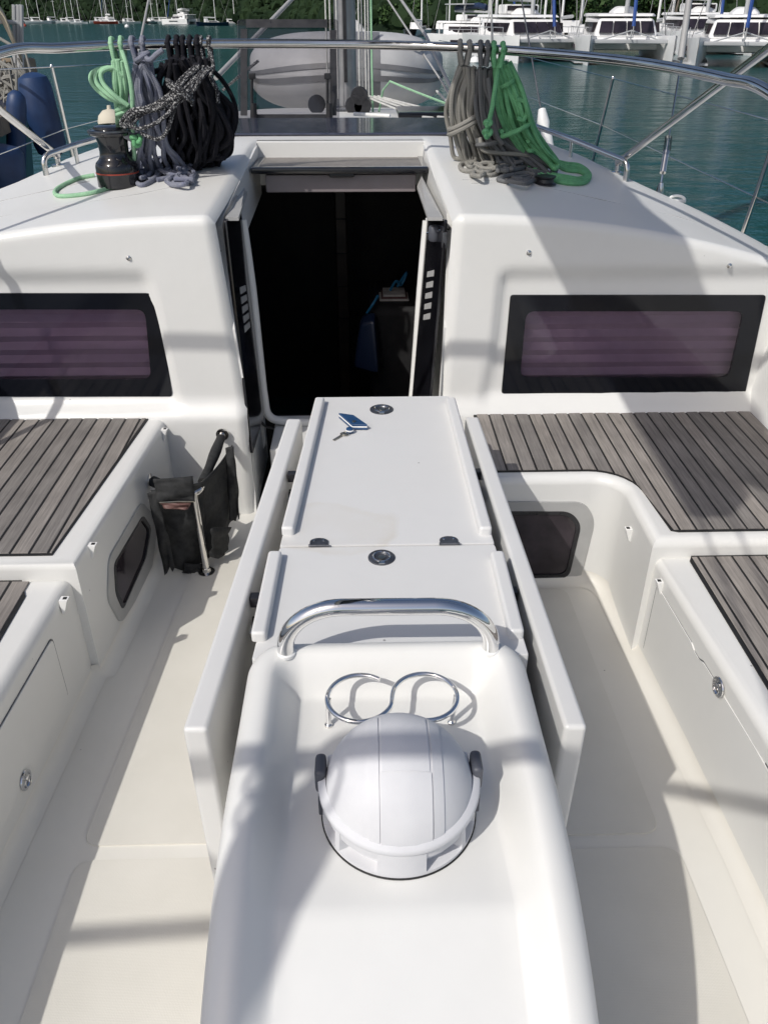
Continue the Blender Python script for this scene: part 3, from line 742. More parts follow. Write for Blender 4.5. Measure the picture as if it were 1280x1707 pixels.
# ---- side decks, hull
hl = tag(bpy.data.objects.new('hull', None), 'white hull and side decks of the yacht', 'hull', kind='structure'); COL.objects.link(hl); hl.location = (XC, 3, WZ)
def beam(y): return 2.02*(1-max(0, (y-2.0)/10.2)**2.3)+.02 if y < 12.1 else .02
for s in (1, -1):
    rows = []; rd = []
    for k in range(40):
        y = lerp(-2.2, 12.0, k/39); b = beam(y)
        zd = .60+.012*max(y, 0)
        rows.append([Vector((XC+s*b, y, zd+.05)), Vector((XC+s*(b+.01), y, zd)), Vector((XC+s*b*.97, y, -.2)), Vector((XC+s*b*.80, y, WZ-.3))])
        if y > 2.4:
            xi = edge_x(y, roofR if s > 0 else roofL, s)+s*.02 if y < 7.2 else XC
            if s*(xi-XC) > b-.05: xi = XC+s*(b-.05)
            rd.append([Vector((xi, y, zd+.01)), Vector((XC+s*b, y, zd))])
        else: rd.append([Vector((XC+s*min(1.6, b-.05), y, zd+.01)), Vector((XC+s*b, y, zd))])
    grid('topside', rows, 'gelcoat', hl, flip=(s < 0)); grid('side_deck', rd, 'nonskid', hl, flip=(s > 0))
rows = [[Vector((-.9, y, zc(7.2)-.05-(y-7.2)*.3)), Vector((.7, y, zc(7.2)-.05-(y-7.2)*.3))] for y in (7.2, 8.5)]
grid('foredeck', rows, 'gelcoat', hl)

# ================================================================== COCKPIT TABLE
tbl = thing('cockpit_table', (.06, 1.7, 0), 'white folding cockpit table with both leaves hanging down', 'table')
def tl(px, py): return PZ(px, py, .70)
xl = lambda y: lerp(-.222, -.150, (y-1.05)/1.32); xr = lambda y: lerp(.305, .268, (y-1.05)/1.32)
def slab(name, y0, y1): 
    return prism(name, roundpoly([Vector((xl(y0), y0, 0)), Vector((xr(y0), y0, 0)), Vector((xr(y1), y1, 0)), Vector((xl(y1), y1, 0))], .006, 2), .655, .70, 'table_lid', tbl, .004, 2)
slab('table_lid', 1.528, 2.372); slab('table_lid', 1.15, 1.524)
def fid(pa, pb, w):
    a, b = PZ(*pa, .70), PZ(*pb, .70); d = (b-a).normalized(); n = Vector((-d.y, d.x, 0))
    P = roundpoly([a-n*w/2, b-n*w/2, b+n*w/2, a+n*w/2], .009, 3)
    prism('table_fiddle', P, .70, .722, 'table_white', tbl, .007, 3)
fid((480, 893), (534, 672), .030); fid((809, 893), (750, 672), .030); fid((432, 1070), (460, 930), .030); fid((860, 1066), (827, 930), .030)
# leaves
def leaf(to0, ti0, to1, ti1, s):
    zt = .690; zbm = .120
    A = [PZ(*p, zt) for p in (to0, ti0, to1, ti1)]        # aft outer, aft inner, fwd outer, fwd inner
    ao, ai, fo, fi = A; y0 = (ao.y+ai.y)/2; y1 = (fo.y+fi.y)/2
    sp = -.008*s
    lo = [Vector((p.x+sp, p.y, zbm)) for p in (ao, ai, fi, fo)]; hi = [ao, ai, fi, fo]
    if s > 0: lo = lo[::-1]; hi = hi[::-1]
    P = hexa('table_leaf', lo+hi, 'table_white', tbl, .009, 3)
    return P
leaf((303, 1216), (346, 1216), (478, 697), (503, 697), -1)
leaf((980, 1212), (941, 1212), (798, 694), (775, 694), 1)
bm = [(-.15, 1.18), (.235, 1.18), (.20, 2.30), (-.085, 2.30)]
prism('table_base', bm, 0, .655, 'table_white', tbl, .01, 2)
# leaf brackets
for px, py, s in ((487, 790, -1), (427, 995, -1), (794, 786, 1), (853, 985, 1)):
    c = PZ(px, py, .675)
    a = box('leaf_bracket', c+Vector((-.012, -.012, -.02)), c+Vector((.012, .012, .004)), 'black_plastic', tbl, .002)
    box('bracket_arm', c+Vector((-.010, -.075, -.05)), c+Vector((.010, -.02, -.035)), 'steel', a, .002)
# hinges and flush latches
def hinge(px, py):
    c = PZ(px, py, .70); y = 1.526; P = [Vector((c.x-.021, y, 0)), Vector((c.x+.021, y, 0))]+[Vector((c.x+.021*math.cos(a), y+.016+.014*math.sin(a), 0)) for a in [R(k*22.5) for k in range(9)]]
    a = prism('hinge', P, .70, .7035, 'dark_metal', tbl, .001, 1); tube('hinge_pin', [(c.x-.023, y-.002, .703), (c.x+.023, y-.002, .703)], .0035, 'dark_metal', a, 8)
    for dx in (-.011, .011): lathe('hinge_screw', [(.003, 0), (.003, .001), (.0005, .0012)], (c.x+dx, y+.018, .7034), 'steel', a, 10)
hinge(532, 905); hinge(748, 903)
def flush(px, py, r):
    c = PZ(px, py, .70); a = lathe('flush_latch', [(r, 0), (r, .002), (r*.93, .0035), (r*.55, .0035), (r*.50, .001), (.0005, .001)], c, 'dark_metal', tbl, 36)
    tubes('latch_ring', [[c+Vector((math.cos(t)*r*.62, math.sin(t)*r*.62, .004)) for t in [math.tau*k/24 for k in range(24)]]], r*.07, 'steel', a, 6, True)
    box('latch_tab', c+Vector((-r*.22, -r*.95, .003)), c+Vector((r*.22, -r*.62, .0052)), 'steel', a, .0008)
    lathe('latch_hub', [(r*.30, .001), (r*.28, .003), (r*.1, .0034), (.0005, .0034)], c, 'key_metal', a, 16)
flush(636, 683, .036); flush(636, 930, .030)
# moulded end between table and pedestal
prism('table_end', roundpoly([Vector((-.222, 1.125, 0)), Vector((.312, 1.125, 0)), Vector((.304, 1.20, 0)), Vector((-.215, 1.20, 0))], .02, 3), .56, .640, 'table_white', tbl, .01, 2)

# ================================================================== STEERING PEDESTAL
ped = thing('pedestal', (.035, .7, 0), 'glossy white moulded pedestal at the near end of the table', 'pedestal')
PC = .035
def rim_z(y): return .742 if y > .86 else .742-.95*(.86-y)**2
def ped_section(y):
    f = 1.165-y                                           # distance from the front
    hw = .252+.006*sstep(1.0, .4, y)
    if f < .07: hw -= .07-math.sqrt(max(.07**2-(.07-f)**2, 0))
    rz = rim_z(y)
    fz = 0
    if f < .035: fz = .035-math.sqrt(max(.035**2-(.035-f)**2, 0))
    rz -= fz
    dep = .074*sstep(.032, .100, f)
    crease = .70-.06*0
    fl_ = rz-dep
    if f > .08:
        flat = .670 if y > .668 else .670-(.668-y)*.42
        fl_ = lerp(rz-dep, flat, sstep(.08, .105, f))
    rr = .042
    P = [(-hw-.012, 0.0), (-hw-.008, .3), (-hw-.003, rz-.12), (-hw, rz-rr)]
    for k in range(1, 8):
        a = R(90*k/7); P.append((-hw+rr*(1-math.cos(a))*.95, rz-rr+rr*math.sin(a)))
    x0 = -hw+rr; xi = -hw+.062; xf = -.150-.012*sstep(1.0, .6, y)
    n = 10
    for k in range(1, n+1):
        t = k/n; x = lerp(x0, xf, t); e = sstep(0.0, 1.0, t)
        P.append((x, lerp(rz, fl_, e)))
    for k in range(1, 6): P.append((lerp(xf, 0, k/6), fl_))
    P.append((0, fl_)); Q = P+[(-x, z) for x, z in P[-2::-1]]
    return [Vector((PC+x, y, z)) for x, z in Q]
ys = [1.1649, 1.1635, 1.161, 1.157, 1.152, 1.145, 1.137, 1.128, 1.118]+[1.11-.008*k for k in range(1, 16)]+[.99-.012*k for k in range(1, 64)]
rows = []
for y in ys: rows.append(ped_section(y))
fr = rows[0]; base = [Vector((p.x, p.y, 0.0)) for p in fr]
o = grid('pedestal_moulding', [base]+rows, 'gelcoat', ped, angle=80, flip=True)
# grab handle
fa, fb = PZ(477, 1087, .738), PZ(817, 1082, .738)
top = PY(645, 1011, fa.y).z
hh_ = top-fa.z
hp = [fa]+[fa+Vector((.105*(1-math.cos(a)), 0, hh_*.12+hh_*.88*math.sin(a))) for a in [R(90*k/14) for k in range(15)]]+[fb+Vector((-.105*(1-math.cos(a)), 0, hh_*.12+hh_*.88*math.sin(a))) for a in [R(90-90*k/14) for k in range(15)]]+[fb]
tube('grab_handle', hp, .0155, 'chrome', ped, 20)
for p in (fa, fb): lathe('handle_collar', [(.0185, -.004), (.0185, .002), (.016, .004)], p, 'clip_white', ped, 24)

# ---- drink holder : one rod bent into two open rings on two posts
dh = thing('drink_holder', PZ(650, 1190, .67), 'polished steel rod bent into two open rings as a drink holder', 'drink holder')
zr = .730
c1 = PZ(600, 1163, zr); c2 = PZ(708, 1161, zr); rr = .0555
d = (c2-c1)
pth = []
pth += [c1+Vector((math.cos(a), math.sin(a), 0))*rr for a in [R(52+k*9) for k in range(0, 34)]]      # left ring, counter-clockwise from its open end
pth += [c2+Vector((math.cos(a), math.sin(a), 0))*rr for a in [R(175-k*9) for k in range(0, 33)]]
tube('ring_rod', cat(pth[::2], 4), .0045, 'chrome', dh, 10)
for px, py, c in ((548, 1209, c1), (752, 1204, c2)):
    b = PZ(px, py, .671); s = -1 if c is c1 else 1; t = Vector((c.x+s*rr*.97, b.y+.004, zr))
    tube('post', [b, t], .0045, 'chrome', dh, 10); lathe('post_foot', [(.007, -.002), (.007, .003), (.004, .006)], b, 'steel', dh, 14)

# ---- compass with its white cover
CC = Vector((PZ(668, 1400, .70).x, .830, .670))
cp = thing('compass', CC, 'white domed compass cover with dark side knobs on the pedestal', 'compass')
RD = .1140; DC = CC+Vector((0, 0, .048))
lathe('base_gasket', [(.119, 0), (.1195, .005), (.117, .006)], CC+Vector((0, 0, -.003)), 'caulk', cp, 64)
# base ring with shallow bays facing aft
V = []; F = []; n = 144
prof = [(.1175, .002), (.1175, .008), (.1175, .010), (.1155, .046), (.1150, .050), (.1150, .060), (.110, .064), (.100, .064)]
for i, (r_, z) in enumerate(prof):
    for k in range(n):
        a = math.tau*k/n; deg = (math.degrees(a)-270+540) % 360-180
        rr_ = r_
        if i in (2, 3):
            ad = abs(deg)
            if 19 < ad < 50 or 56 < ad < 74: rr_ -= .016
        V.append(CC+Vector((math.cos(a)*rr_, math.sin(a)*rr_, z)))
for i in range(len(prof)-1):
    for k in range(n): q = (k+1) % n; F.append((i*n+k, i*n+q, (i+1)*n+q, (i+1)*n+k))
mk('base_ring', V, F, 'compass_white', cp, 25)
# dome: hood with raised bands over it
V = []; F = []; NA = 96; NB = 40; 
for i in range(NB+1):
    ph = R(-8+98*i/NB)
    for k in range(NA):
        a = math.tau*k/NA; u = Vector((math.cos(ph)*math.cos(a), math.cos(ph)*math.sin(a), math.sin(ph)))
        r_ = RD
        V.append(DC+u*r_)
for i in range(NB):
    for k in range(NA): q = (k+1) % NA; F.append((i*NA+k, i*NA+q, (i+1)*NA+q, (i+1)*NA+k))
dome = mk('cover_dome', V, F, 'compass_white', cp, 60)
def band(x0, x1, t, a0, a1, nm):
    """raised strip hugging the dome between planes x0..x1, from angle a0 to a1 (0 = aft horizontal, 90 = top)"""
    rows = []; r0 = RD-.002; 
    for k in range(41):
        a = R(lerp(a0, a1, k/40)); dirv = Vector((0, -math.cos(a), math.sin(a))); row = []
        for x, r_ in ((x0, r0), (x0, RD+t), (lerp(x0, x1, .33), RD+t), (lerp(x0, x1, .67), RD+t), (x1, RD+t), (x1, r0)):
            h_ = math.sqrt(max(r_*r_-x*x, 0)); row.append(DC+Vector((x, 0, 0))+dirv*h_)
        rows.append(row)
    rows = [[Vector(p)*1 for p in rows[0]]]+rows+[[p for p in rows[-1]]]
    for end in (0, -1): rows[end] = [DC+(p-DC)*((RD-.004)/max((p-DC).length, .001)) for p in rows[end]]
    return grid(nm, rows, 'compass_white', dome, angle=28)
band(-.029, .043, .0022, 6, 62, 'cover_panel')
band(-.046, -.031, .0016, 6, 120, 'cover_rib'); band(.045, .060, .0016, 6, 120, 'cover_rib')
band(-.027, .041, .0012, 63, 120, 'cover_panel')
# visor lip from knob to knob
rows = []
for k in range(49):
    a = R(180+180*k/48); u = Vector((math.cos(a), math.sin(a), 0)); lift = .014*(1-abs(math.sin(a)))**1.5
    rows.append([CC+u*r_+Vector((0, 0, z+lift)) for r_, z in ((.110, .055), (.1200, .0545), (.1215, .057), (.1215, .0635), (.1195, .0665), (.110, .070))])
grid('cover_lip', rows, 'compass_white', cp, angle=40, flip=True)
for s in (-1, 1):
    c = CC+Vector((s*.1175, .014, .073)); 
    box('side_knob', c+Vector((-.0085, -.021, -.023)), c+Vector((.0085, .021, .023)), 'grey_plastic', cp, .007, 3)
    box('knob_bracket', c+Vector((-s*.014-.004, -.03, -.05)), c+Vector((-s*.014+.004, .026, .012)), 'compass_white', cp, .003)
    box('bracket_strap', c+Vector((-.004, -.033, -.056)), c+Vector((.004, -.018, -.02)), 'grey_plastic', cp, .002)

# ---- keys on the table
kc = PZ(588, 702, .70)
ky = thing('key_ring', kc, 'small key on a blue diamond-shaped float lying on the table', 'keys')
A = [PZ(*p, .719) for p in ((564.5, 688), (589.5, 691.5), (612.5, 707.5), (587, 707.5))]
for nm, z0, z1, m in (('float_layer', .7015, .708, 'float_blue'), ('float_core', .708, .7125, 'clip_white'), ('float_layer', .7125, .719, 'float_blue')):
    prism(nm, [(p.x, p.y) for p in A], z0, z1, m, ky, .001, 1, 'all')
lathe('float_rivet', [(.006, 0), (.006, .002), (.003, .003), (.0005, .003)], PZ(590, 703, .7185), 'key_metal', ky, 14)
c = PZ(583, 717, .71)
lathe('cork_stop', [(.006, -.008), (.010, -.006), (.0115, 0), (.010, .006), (.006, .008)], c, 'float_blue', ky, 20); lathe('stop_band', [(.0105, -.002), (.0118, -.001), (.0118, .002), (.0105, .003)], c, 'clip_white', ky, 20)
tubes('split_ring', [[PZ(575, 722, .706)+Vector((.011*math.cos(t), .011*math.sin(t), .003*math.sin(2*t))) for t in [math.tau*k/20 for k in range(20)]]], .0014, 'key_metal', ky, 6, True)
a, b = PZ(573, 723, .704), PZ(556, 734, .702); dd = (b-a).normalized(); nn = Vector((-dd.y, dd.x, 0))
prism('key_bow', [tuple(a+dd*.010*math.cos(t)+nn*.011*math.sin(t))[:2] for t in [math.tau*k/14 for k in range(14)]], .702, .7045, 'key_metal', ky, .0005, 1)
prism('key_blade', [tuple(p)[:2] for p in (a+dd*.008-nn*.003, b-nn*.003, b+nn*.0015, b-dd*.004+nn*.004, b-dd*.008+nn*.002, b-dd*.012+nn*.004, a+dd*.008+nn*.003)], .702, .7042, 'key_metal', ky, .0003, 1)

# ================================================================== CANVAS BAG ON ITS STEEL RAIL
post = PZ(345, 955, 0); zt = .40
tp = Vector((post.x, post.y, zt))
rl = thing('foot_rail', post, 'polished steel corner rail on one post in front of the left bulkhead', 'rail')
w1 = PP(250, 800, ptP, nP); w2 = PY(371, 724, 2.80)
rp = fillet([w1, Vector((tp.x-.0, tp.y+.0, w1.z+.0)), w2], .09, 8)
tube('rail_bar', rp, .0125, 'steel', rl, 14)
mid = rp[len(rp)//2]
tube('rail_post', [post, mid], .0125, 'steel', rl, 14)
lathe('post_flange', [(.030, 0), (.030, .004), (.016, .007), (.014, .02)], post+Vector((0, 0, .003)), 'steel', rl, 24)
M = Matrix((Vector((0, 1, 0)), Vector((0, 0, 1)), Vector((1, 0, 0)))).transposed()
lathe('wall_flange', [(.024, -.002), (.024, .004), (.014, .006)], w1, 'steel', rl, 20, M)
M = Matrix((Vector((1, 0, 0)), Vector((0, 0, -1)), Vector((0, -1, 0)))).transposed()
lathe('wall_flange', [(.024, -.002), (.024, .004), (.014, .006)], w2, 'steel', rl, 20, M)
bg_ = thing('canvas_pouch', Vector((post.x-.08, post.y, .02)), 'black canvas pouch hanging from the steel corner rail', 'pouch')
def cloth(name, tl_, tr_, br_, bl_, bulge, seed, mat='canvas', nu=22, nv=26, par=None, rag=.012):
    rnd = random.Random(seed); n = (tr_-tl_).cross(bl_-tl_).normalized()
    if n.dot(CAM-tl_) < 0: n = -n
    ph = [rnd.uniform(0, 6.3) for _ in range(6)]
    front = []; 
    for i in range(nv+1):
        v = i/nv; row = []
        for j in range(nu+1):
            u = j/nu; p = tl_.lerp(tr_, u).lerp(bl_.lerp(br_, u), v)
            e = bulge*math.sin(math.pi*min(u*1.0, 1))**.8*math.sin(math.pi*min(v*.8+.12, 1)) + .008*math.sin(5*u+7*v+ph[0])*v + .005*math.sin(13*u-6*v+ph[1])*v+.004*math.sin(17*v+4*u+ph[2])
            q = p+n*e
            if i == nv: q.z += rag*math.sin(9*u+ph[3])
            row.append(q)
        front.append(row)
    o = grid(name, front, mat, par, angle=70)
    sm = o.modifiers.new('thick', 'SOLIDIFY'); sm.thickness = .004; sm.offset = -1
    return o
ax = lambda px, py, y: PY(px, py, y)
fr = .016
yA = w1.y-fr; 
p_tl = PY(255, 793, 2.395); p_tr = PY(330, 789, 2.375); 
cloth('front_panel', PY(252, 818, 2.41), PY(338, 802, 2.47), PY(342, 946, 2.47), PY(292, 948, 2.40), .016, 1, par=bg_)
cloth('side_panel', PY(336, 802, 2.475), PY(388, 742, 2.72), PY(392, 865, 2.70), PY(342, 938, 2.48), .014, 2, par=bg_)
cloth('binding_strip', PY(246, 822, 2.37), PY(262, 816, 2.37), PY(292, 946, 2.345), PY(276, 954, 2.35), .003, 3, par=bg_, nu=4)
cloth('binding_strip', PY(376, 746, 2.64), PY(390, 744, 2.64), PY(400, 862, 2.62), PY(384, 868, 2.60), .003, 4, par=bg_, nu=4)
cloth('bottom_tab', PY(308, 940, 2.40), PY(340, 938, 2.425), PY(332, 957, 2.42), PY(305, 956, 2.40), .003, 5, par=bg_, nu=6, nv=6, rag=.003)
cloth('bottom_tab', PY(352, 880, 2.42), PY(384, 878, 2.52), PY(374, 926, 2.5), PY(352, 930, 2.42), .006, 6, par=bg_, nu=6, nv=8, rag=.003)
def sleeve(p0, p1, r, nm, seed):
    rnd = random.Random(seed); pts = [p0.lerp(p1, k/10) for k in range(11)]
    return tube(nm, pts, lambda t: r+.002*math.sin(t*9+seed), 'canvas', bg_, 14)
i0 = 0
sleeve(rp[0].lerp(rp[1], .12), rp[1]+(rp[1]-rp[0])*.05, .0185, 'rail_sleeve', 1)
sleeve(rp[-2].lerp(rp[-1], .02), rp[-2].lerp(rp[-1], .93), .0185, 'rail_sleeve', 2)
cloth('top_flap', PY(256, 798, 2.375), PY(322, 794, 2.385), PY(326, 836, 2.375), PY(264, 838, 2.355), .006, 8, par=bg_, nu=10, nv=8, rag=.002)
z0 = cloth('zip_opening', PY(268, 838, 2.350), PY(320, 836, 2.362), PY(314, 848, 2.360), PY(276, 848, 2.348), .004, 9, mat='zip_red', par=bg_, nu=8, nv=4, rag=.001)
tube('zip', [PY(266, 838, 2.345), PY(296, 836, 2.345), PY(324, 836, 2.358)], .0022, 'key_metal', bg_, 6)

# ================================================================== ROOF FITTINGS
# sprayhood bow and struts
BOW = [(0, 88, 3.12), (100, 80, 3.28), (200, 75, 3.42), (300, 73, 3.54), (400, 72.5, 3.62), (520, 73, 3.68), (640, 75, 3.68), (760, 79, 3.60), (860, 85, 3.46), (960, 93, 3.25), (1060, 104, 3.0), (1140, 117, 2.78), (1210, 132, 2.58), (1280, 153, 2.38)]
bow = [PY(*p) for p in BOW]
L0, R0 = bow[0], bow[-1]
full = [Vector((-1.68, 2.15, .90)), Vector((-1.64, 2.35, 1.22)), Vector((L0.x-.22, L0.y-.36, L0.z-.12))]+bow+[Vector((R0.x+.12, R0.y-.3, R0.z-.13)), Vector((1.52, 1.85, 1.22)), Vector((1.60, 1.6, .88))]
sh = thing('sprayhood_frame', (XC, 2.6, .9), 'bare stainless steel sprayhood hoop arching over the coachroof', 'frame')
tube('hoop', cat(full, 8), .0165, 'steel', sh, 14)
fR = PR(1028, 288); fL = PR(98, 276)
tube('strut', [fR+Vector((0, 0, .045)), PY(1280, 82, 2.62), PY(1280, 82, 2.62)+(PY(1280, 82, 2.62)-fR)*.25], .0145, 'steel', sh, 12)
eL = PY(0, 183, 3.35); tube('strut', [fL+Vector((0, 0, .045)), eL, eL+(eL-fL)*.5], .0145, 'steel', sh, 12)
for f in (fR, fL):
    a = lathe('strut_foot', [(.030, -.004), (.030, .005), (.012, .009), (.012, .03), (.016, .035), (.016, .055), (.004, .06)], f, 'steel', sh, 18)
def hoop_at(px):
    for a, b in zip(BOW, BOW[1:]):
        if a[0] <= px <= b[0]: t = (px-a[0])/(b[0]-a[0]); return PY(px, lerp(a[1], b[1], t), lerp(a[2], b[2], t))
# grab rails on the roof edge
def grabrail(pts, label):
    P = [PR(*p) for p in pts]; up = Vector((0, 0, .075))
    o = thing('grab_rail', P[0], label, 'rail', 'coachroof grab rails')
    tube('rail_bar', fillet([P[0]]+[p+up for p in P]+[P[-1]], .05, 5), .0125, 'steel', o, 10)
    for p in P[1:-1]: tube('rail_post', [p, p+up], .009, 'steel', o, 8)
grabrail([(882, 236), (950, 262), (1042, 302)], 'steel grab rail on the coachroof edge right of the green rope')
grabrail([(78, 292), (130, 272), (205, 250)], 'steel grab rail on the coachroof edge behind the winch')

# winch
wc = PR(200, 309)
wn_ = thing('winch', wc, 'black self-tailing winch with a thin red ring on the roof', 'winch')
k = .080; WS = .86
def wl(nm, prof, m): lathe(nm, [(r_, z_*WS) for r_, z_ in prof], wc, m, wn_, 40)
wl('base', [(k, 0), (k, .052), (k*1.01, .055)], 'black_gloss')
wl('red_ring', [(k*1.012, .055), (k*1.015, .057), (k*1.012, .0605)], 'hull_red')
wl('drum', [(k*1.0, .060), (k*.99, .085), (k*.94, .098), (k*.80, .110), (k*.70, .125), (k*.68, .145), (k*.71, .18), (k*.78, .205)], 'black_gloss')
wl('self_tailer', [(k*.78, .205), (k*1.04, .213), (k*1.08, .222), (k*1.04, .232), (k*.80, .236), (k*.78, .246), (k*.55, .252), (k*.25, .252), (k*.22, .245), (.0005, .245)], 'black_gloss')
wl('tailer_ring', [(k*1.05, .2245), (k*1.085, .227), (k*1.085, .231), (k*1.03, .2335)], 'dark_metal')
hexa('feeder_arm', [wc+Vector(v)*.87 for v in ((.06, -.05, .20), (.115, -.03, .165), (.115, .0, .165), (.06, -.01, .20), (.06, -.06, .238), (.118, -.035, .215), (.118, 0, .215), (.06, 0, .238))], 'dark_metal', wn_, .006)
tg = PY(186, 203, 4.9); FS = .62
lathe('mooring_float', [(r_*FS, z_*FS) for r_, z_ in [(.0005, -.10), (.06, -.09), (.10, -.05), (.115, 0), (.10, .05), (.06, .09), (.02, .10), (.015, .13), (.0005, .13)]], tg, 'sail_cream', None, 24)
fo = COL.objects['mooring_float']; tag(fo, 'small cream float hung on the guard wire beyond the winch', 'float')
# block stuck on the roof under the green rope
c = PR(908, 307); bk_ = thing('deck_bush', c, 'small black plastic roller standing on the roof beside the green rope', 'roller')
lathe('roller', [(.040, 0), (.042, .004), (.034, .008), (.032, .020), (.040, .026), (.041, .031), (.0005, .031)], c, 'black_plastic', bk_, 26)
pc = PR(868, 303); lathe('roller_base', [(.043, -.002), (.044, .001), (.040, .002)], c, 'dark_metal', bk_, 26)

# ---------------------------------------------------------------- ropes
def strand(pts, jit, rnd, n=6):
    return cat([Vector(p)+Vector((rnd.uniform(-jit, jit), rnd.uniform(-jit, jit), rnd.uniform(-jit, jit)*.6)) for p in pts], n)
def hookloop(px, w, r=.022, drop=.05):
    """bight laid over the hoop at pixel column px"""
    c = hoop_at(px); out = []
    for k in range(13):
        a = R(200-220*k/12); out.append(c+Vector((0, -r*math.cos(a), r*math.sin(a))))
    return [out[0]+Vector((w, .0, -drop))]+out+[out[-1]+Vector((w, 0, -drop))]
def coil(name, label, mat, hooks, tops, stations, nst, r, seed, wraps=(), tails=(), jit=.010, depth=.05, extra=()):
    """hank: hooks over the hoop, strands running through the stations (px, py, y, halfwidth) with bights at the lower end, wraps round it"""
    rnd = random.Random(seed); o = thing(name, PY(*stations[-1][:3]), label, 'rope', 'ropes hung on the sprayhood hoop')
    paths = [strand(hookloop(px, w), .002, rnd, 4) for px, w in hooks]
    if paths: tubes('hanging_bight', paths, r, mat, o, 8)
    st = [(PY(*s_[:3]), s_[3]) for s_ in stations]; P = []
    for k in range(nst):
        q = (k+.5)/nst*2-1; off = rnd.uniform(-1, 1); last = rnd.choice([len(st), len(st), len(st)-1]) if len(st) > 3 else len(st)
        dn = []; up = []
        for i, (c, hw) in enumerate(st[:last]):
            nx = q*hw; ny = off*depth*min(1, hw/.05); t = i/(len(st)-1)
            dn.append(c+Vector((nx-r*1.1, ny, 0))); up.append(c+Vector((nx+r*1.1+rnd.uniform(0, .012), ny+rnd.uniform(-.01, .01), 0)))
        bx = st[last-1][0]+Vector((q*st[last-1][1], off*depth-.01, -.015))
        P.append(strand(dn+[bx]+up[::-1], jit, rnd, 6))
    for p in P:
        for v in p:
            zf = roofz(v.x, v.y)+r*.95
            if v.z < zf: v.z = zf+rnd.uniform(0, .004)
    tubes('rope_hank', P, r, mat, o, 7)
    for (px, py, y, hw, dp, tilt, turns) in wraps:
        c = PY(px, py, y); pts = []
        for k in range(int(turns*16)+1):
            a = math.tau*k/16; pts.append(c+Vector((hw*math.cos(a), dp*math.sin(a), tilt*math.cos(a)+(k/16-turns/2)*r*1.9)))
        tube('rope_wrap', cat(pts, 2), r, mat, o, 7)
    for pts in tails:
        P = []
        for p in pts:
            v = PY(*p) if p[2] is not None else PR(p[0], p[1], r*.9)
            P.append(v)
        tube('rope_tail', cat(P, 8), r, mat, o, 8)
    return o
def heap(o, px, py, w_, h_, n, r, mat, seed):
    rnd = random.Random(seed); paths = []
    for k in range(n):
        cx, cy = px+rnd.uniform(-.5, .5)*w_, py+rnd.uniform(-.5, .5)*h_; a0 = rnd.uniform(0, 6.3); pts = []; sz = rnd.uniform(.35, .75); m = rnd.randint(7, 11)
        for i in range(m):
            a = a0+math.tau*i/m*rnd.choice((.8, .95, 1.05)); q = rnd.uniform(.7, 1.15)
            pts.append(PR(cx+math.cos(a)*w_*.5*sz*q, cy+math.sin(a)*h_*.5*sz*q, r+rnd.uniform(0, .5+1.6*k/n)*r*1.6))
        paths.append(cat(pts, 6))
    tubes('rope_heap', paths, r, mat, o, 7)
def knot(o, px, py, y, R0, r, mat, seed):
    rnd = random.Random(seed); c = PY(px, py, y); pts = []
    for k in range(60):
        t = math.tau*k/60; pts.append(c+Vector(((math.sin(t)+2*math.sin(2*t))*R0/3, -math.sin(3*t)*R0*.55, (math.cos(t)-2*math.cos(2*t))*R0/3)))
    tubes('rope_knot', [pts], r, mat, o, 8, True)
yl = 3.42
# mint green coil
g = coil('rope_coil', 'pale mint green rope hung left of the others above the winch', 'rope_mint', [(188, .006), (204, -.004)], None,
  [(197, 100, 3.36, .008), (203, 150, 3.38, .022), (206, 190, 3.42, .016), (207, 226, 3.44, .012)], 4, .0085, 11,
  wraps=[(208, 184, 3.40, .028, .026, .006, 2.2)], jit=.006, depth=.015,
  tails=[[(204, 170, 3.36), (180, 163, 3.36), (156, 142, 3.37), (153, 124, 3.38), (172, 114, 3.38), (190, 118, 3.38), (204, 130, 3.38)],
         [(208, 172, 3.35), (184, 160, 3.34), (163, 140, 3.35), (162, 122, 3.36), (182, 113, 3.37), (200, 122, 3.37)],
         [(214, 176, 3.34), (190, 158, 3.33), (172, 138, 3.34), (170, 120, 3.35), (190, 113, 3.36), (206, 126, 3.36)],
         [(204, 85, 3.35), (212, 110, 3.33), (220, 150, 3.33), (222, 200, 3.36), (222, 240, 3.40), (224, 262, 3.42), (214, 290, 3.45), (190, 310, None), (150, 322, None), (105, 327, None), (92, 322, None), (100, 312, None), (130, 298, None), (158, 292, None)]])
knot(g, 228, 234, 3.36, .019, .0085, 'rope_green', 5)
# slate coil
sc_ = coil('rope_coil', 'slate grey rope hung between the mint and black ropes, heaped on the roof', 'rope_slate', [(222, .008), (240, -.004)], None,
  [(236, 105, 3.40, .012), (242, 150, 3.42, .045), (250, 190, 3.43, .05), (256, 235, 3.45, .05), (262, 262, 3.5, .085), (272, 290, 3.56, .11)], 8, .0095, 12,
  wraps=[(238, 96, 3.40, .022, .022, .008, 1.4)], jit=.013, depth=.04,
  tails=[[(240, 92, 3.39), (250, 100, 3.37), (262, 90, 3.36), (272, 83, 3.36)],
         [(230, 245, 3.40), (246, 262, None), (285, 285, None), (316, 300, None), (300, 305, None), (278, 302, None), (290, 296, None)],
         [(240, 262, None), (262, 290, None), (240, 308, None), (228, 302, None), (240, 285, None), (268, 272, None), (288, 292, None), (262, 300, None)],
         [(248, 250, None), (232, 280, None), (250, 300, None), (282, 280, None), (300, 296, None)]])
heap(sc_, 272, 286, 74, 34, 11, .0092, 'rope_slate', 31)
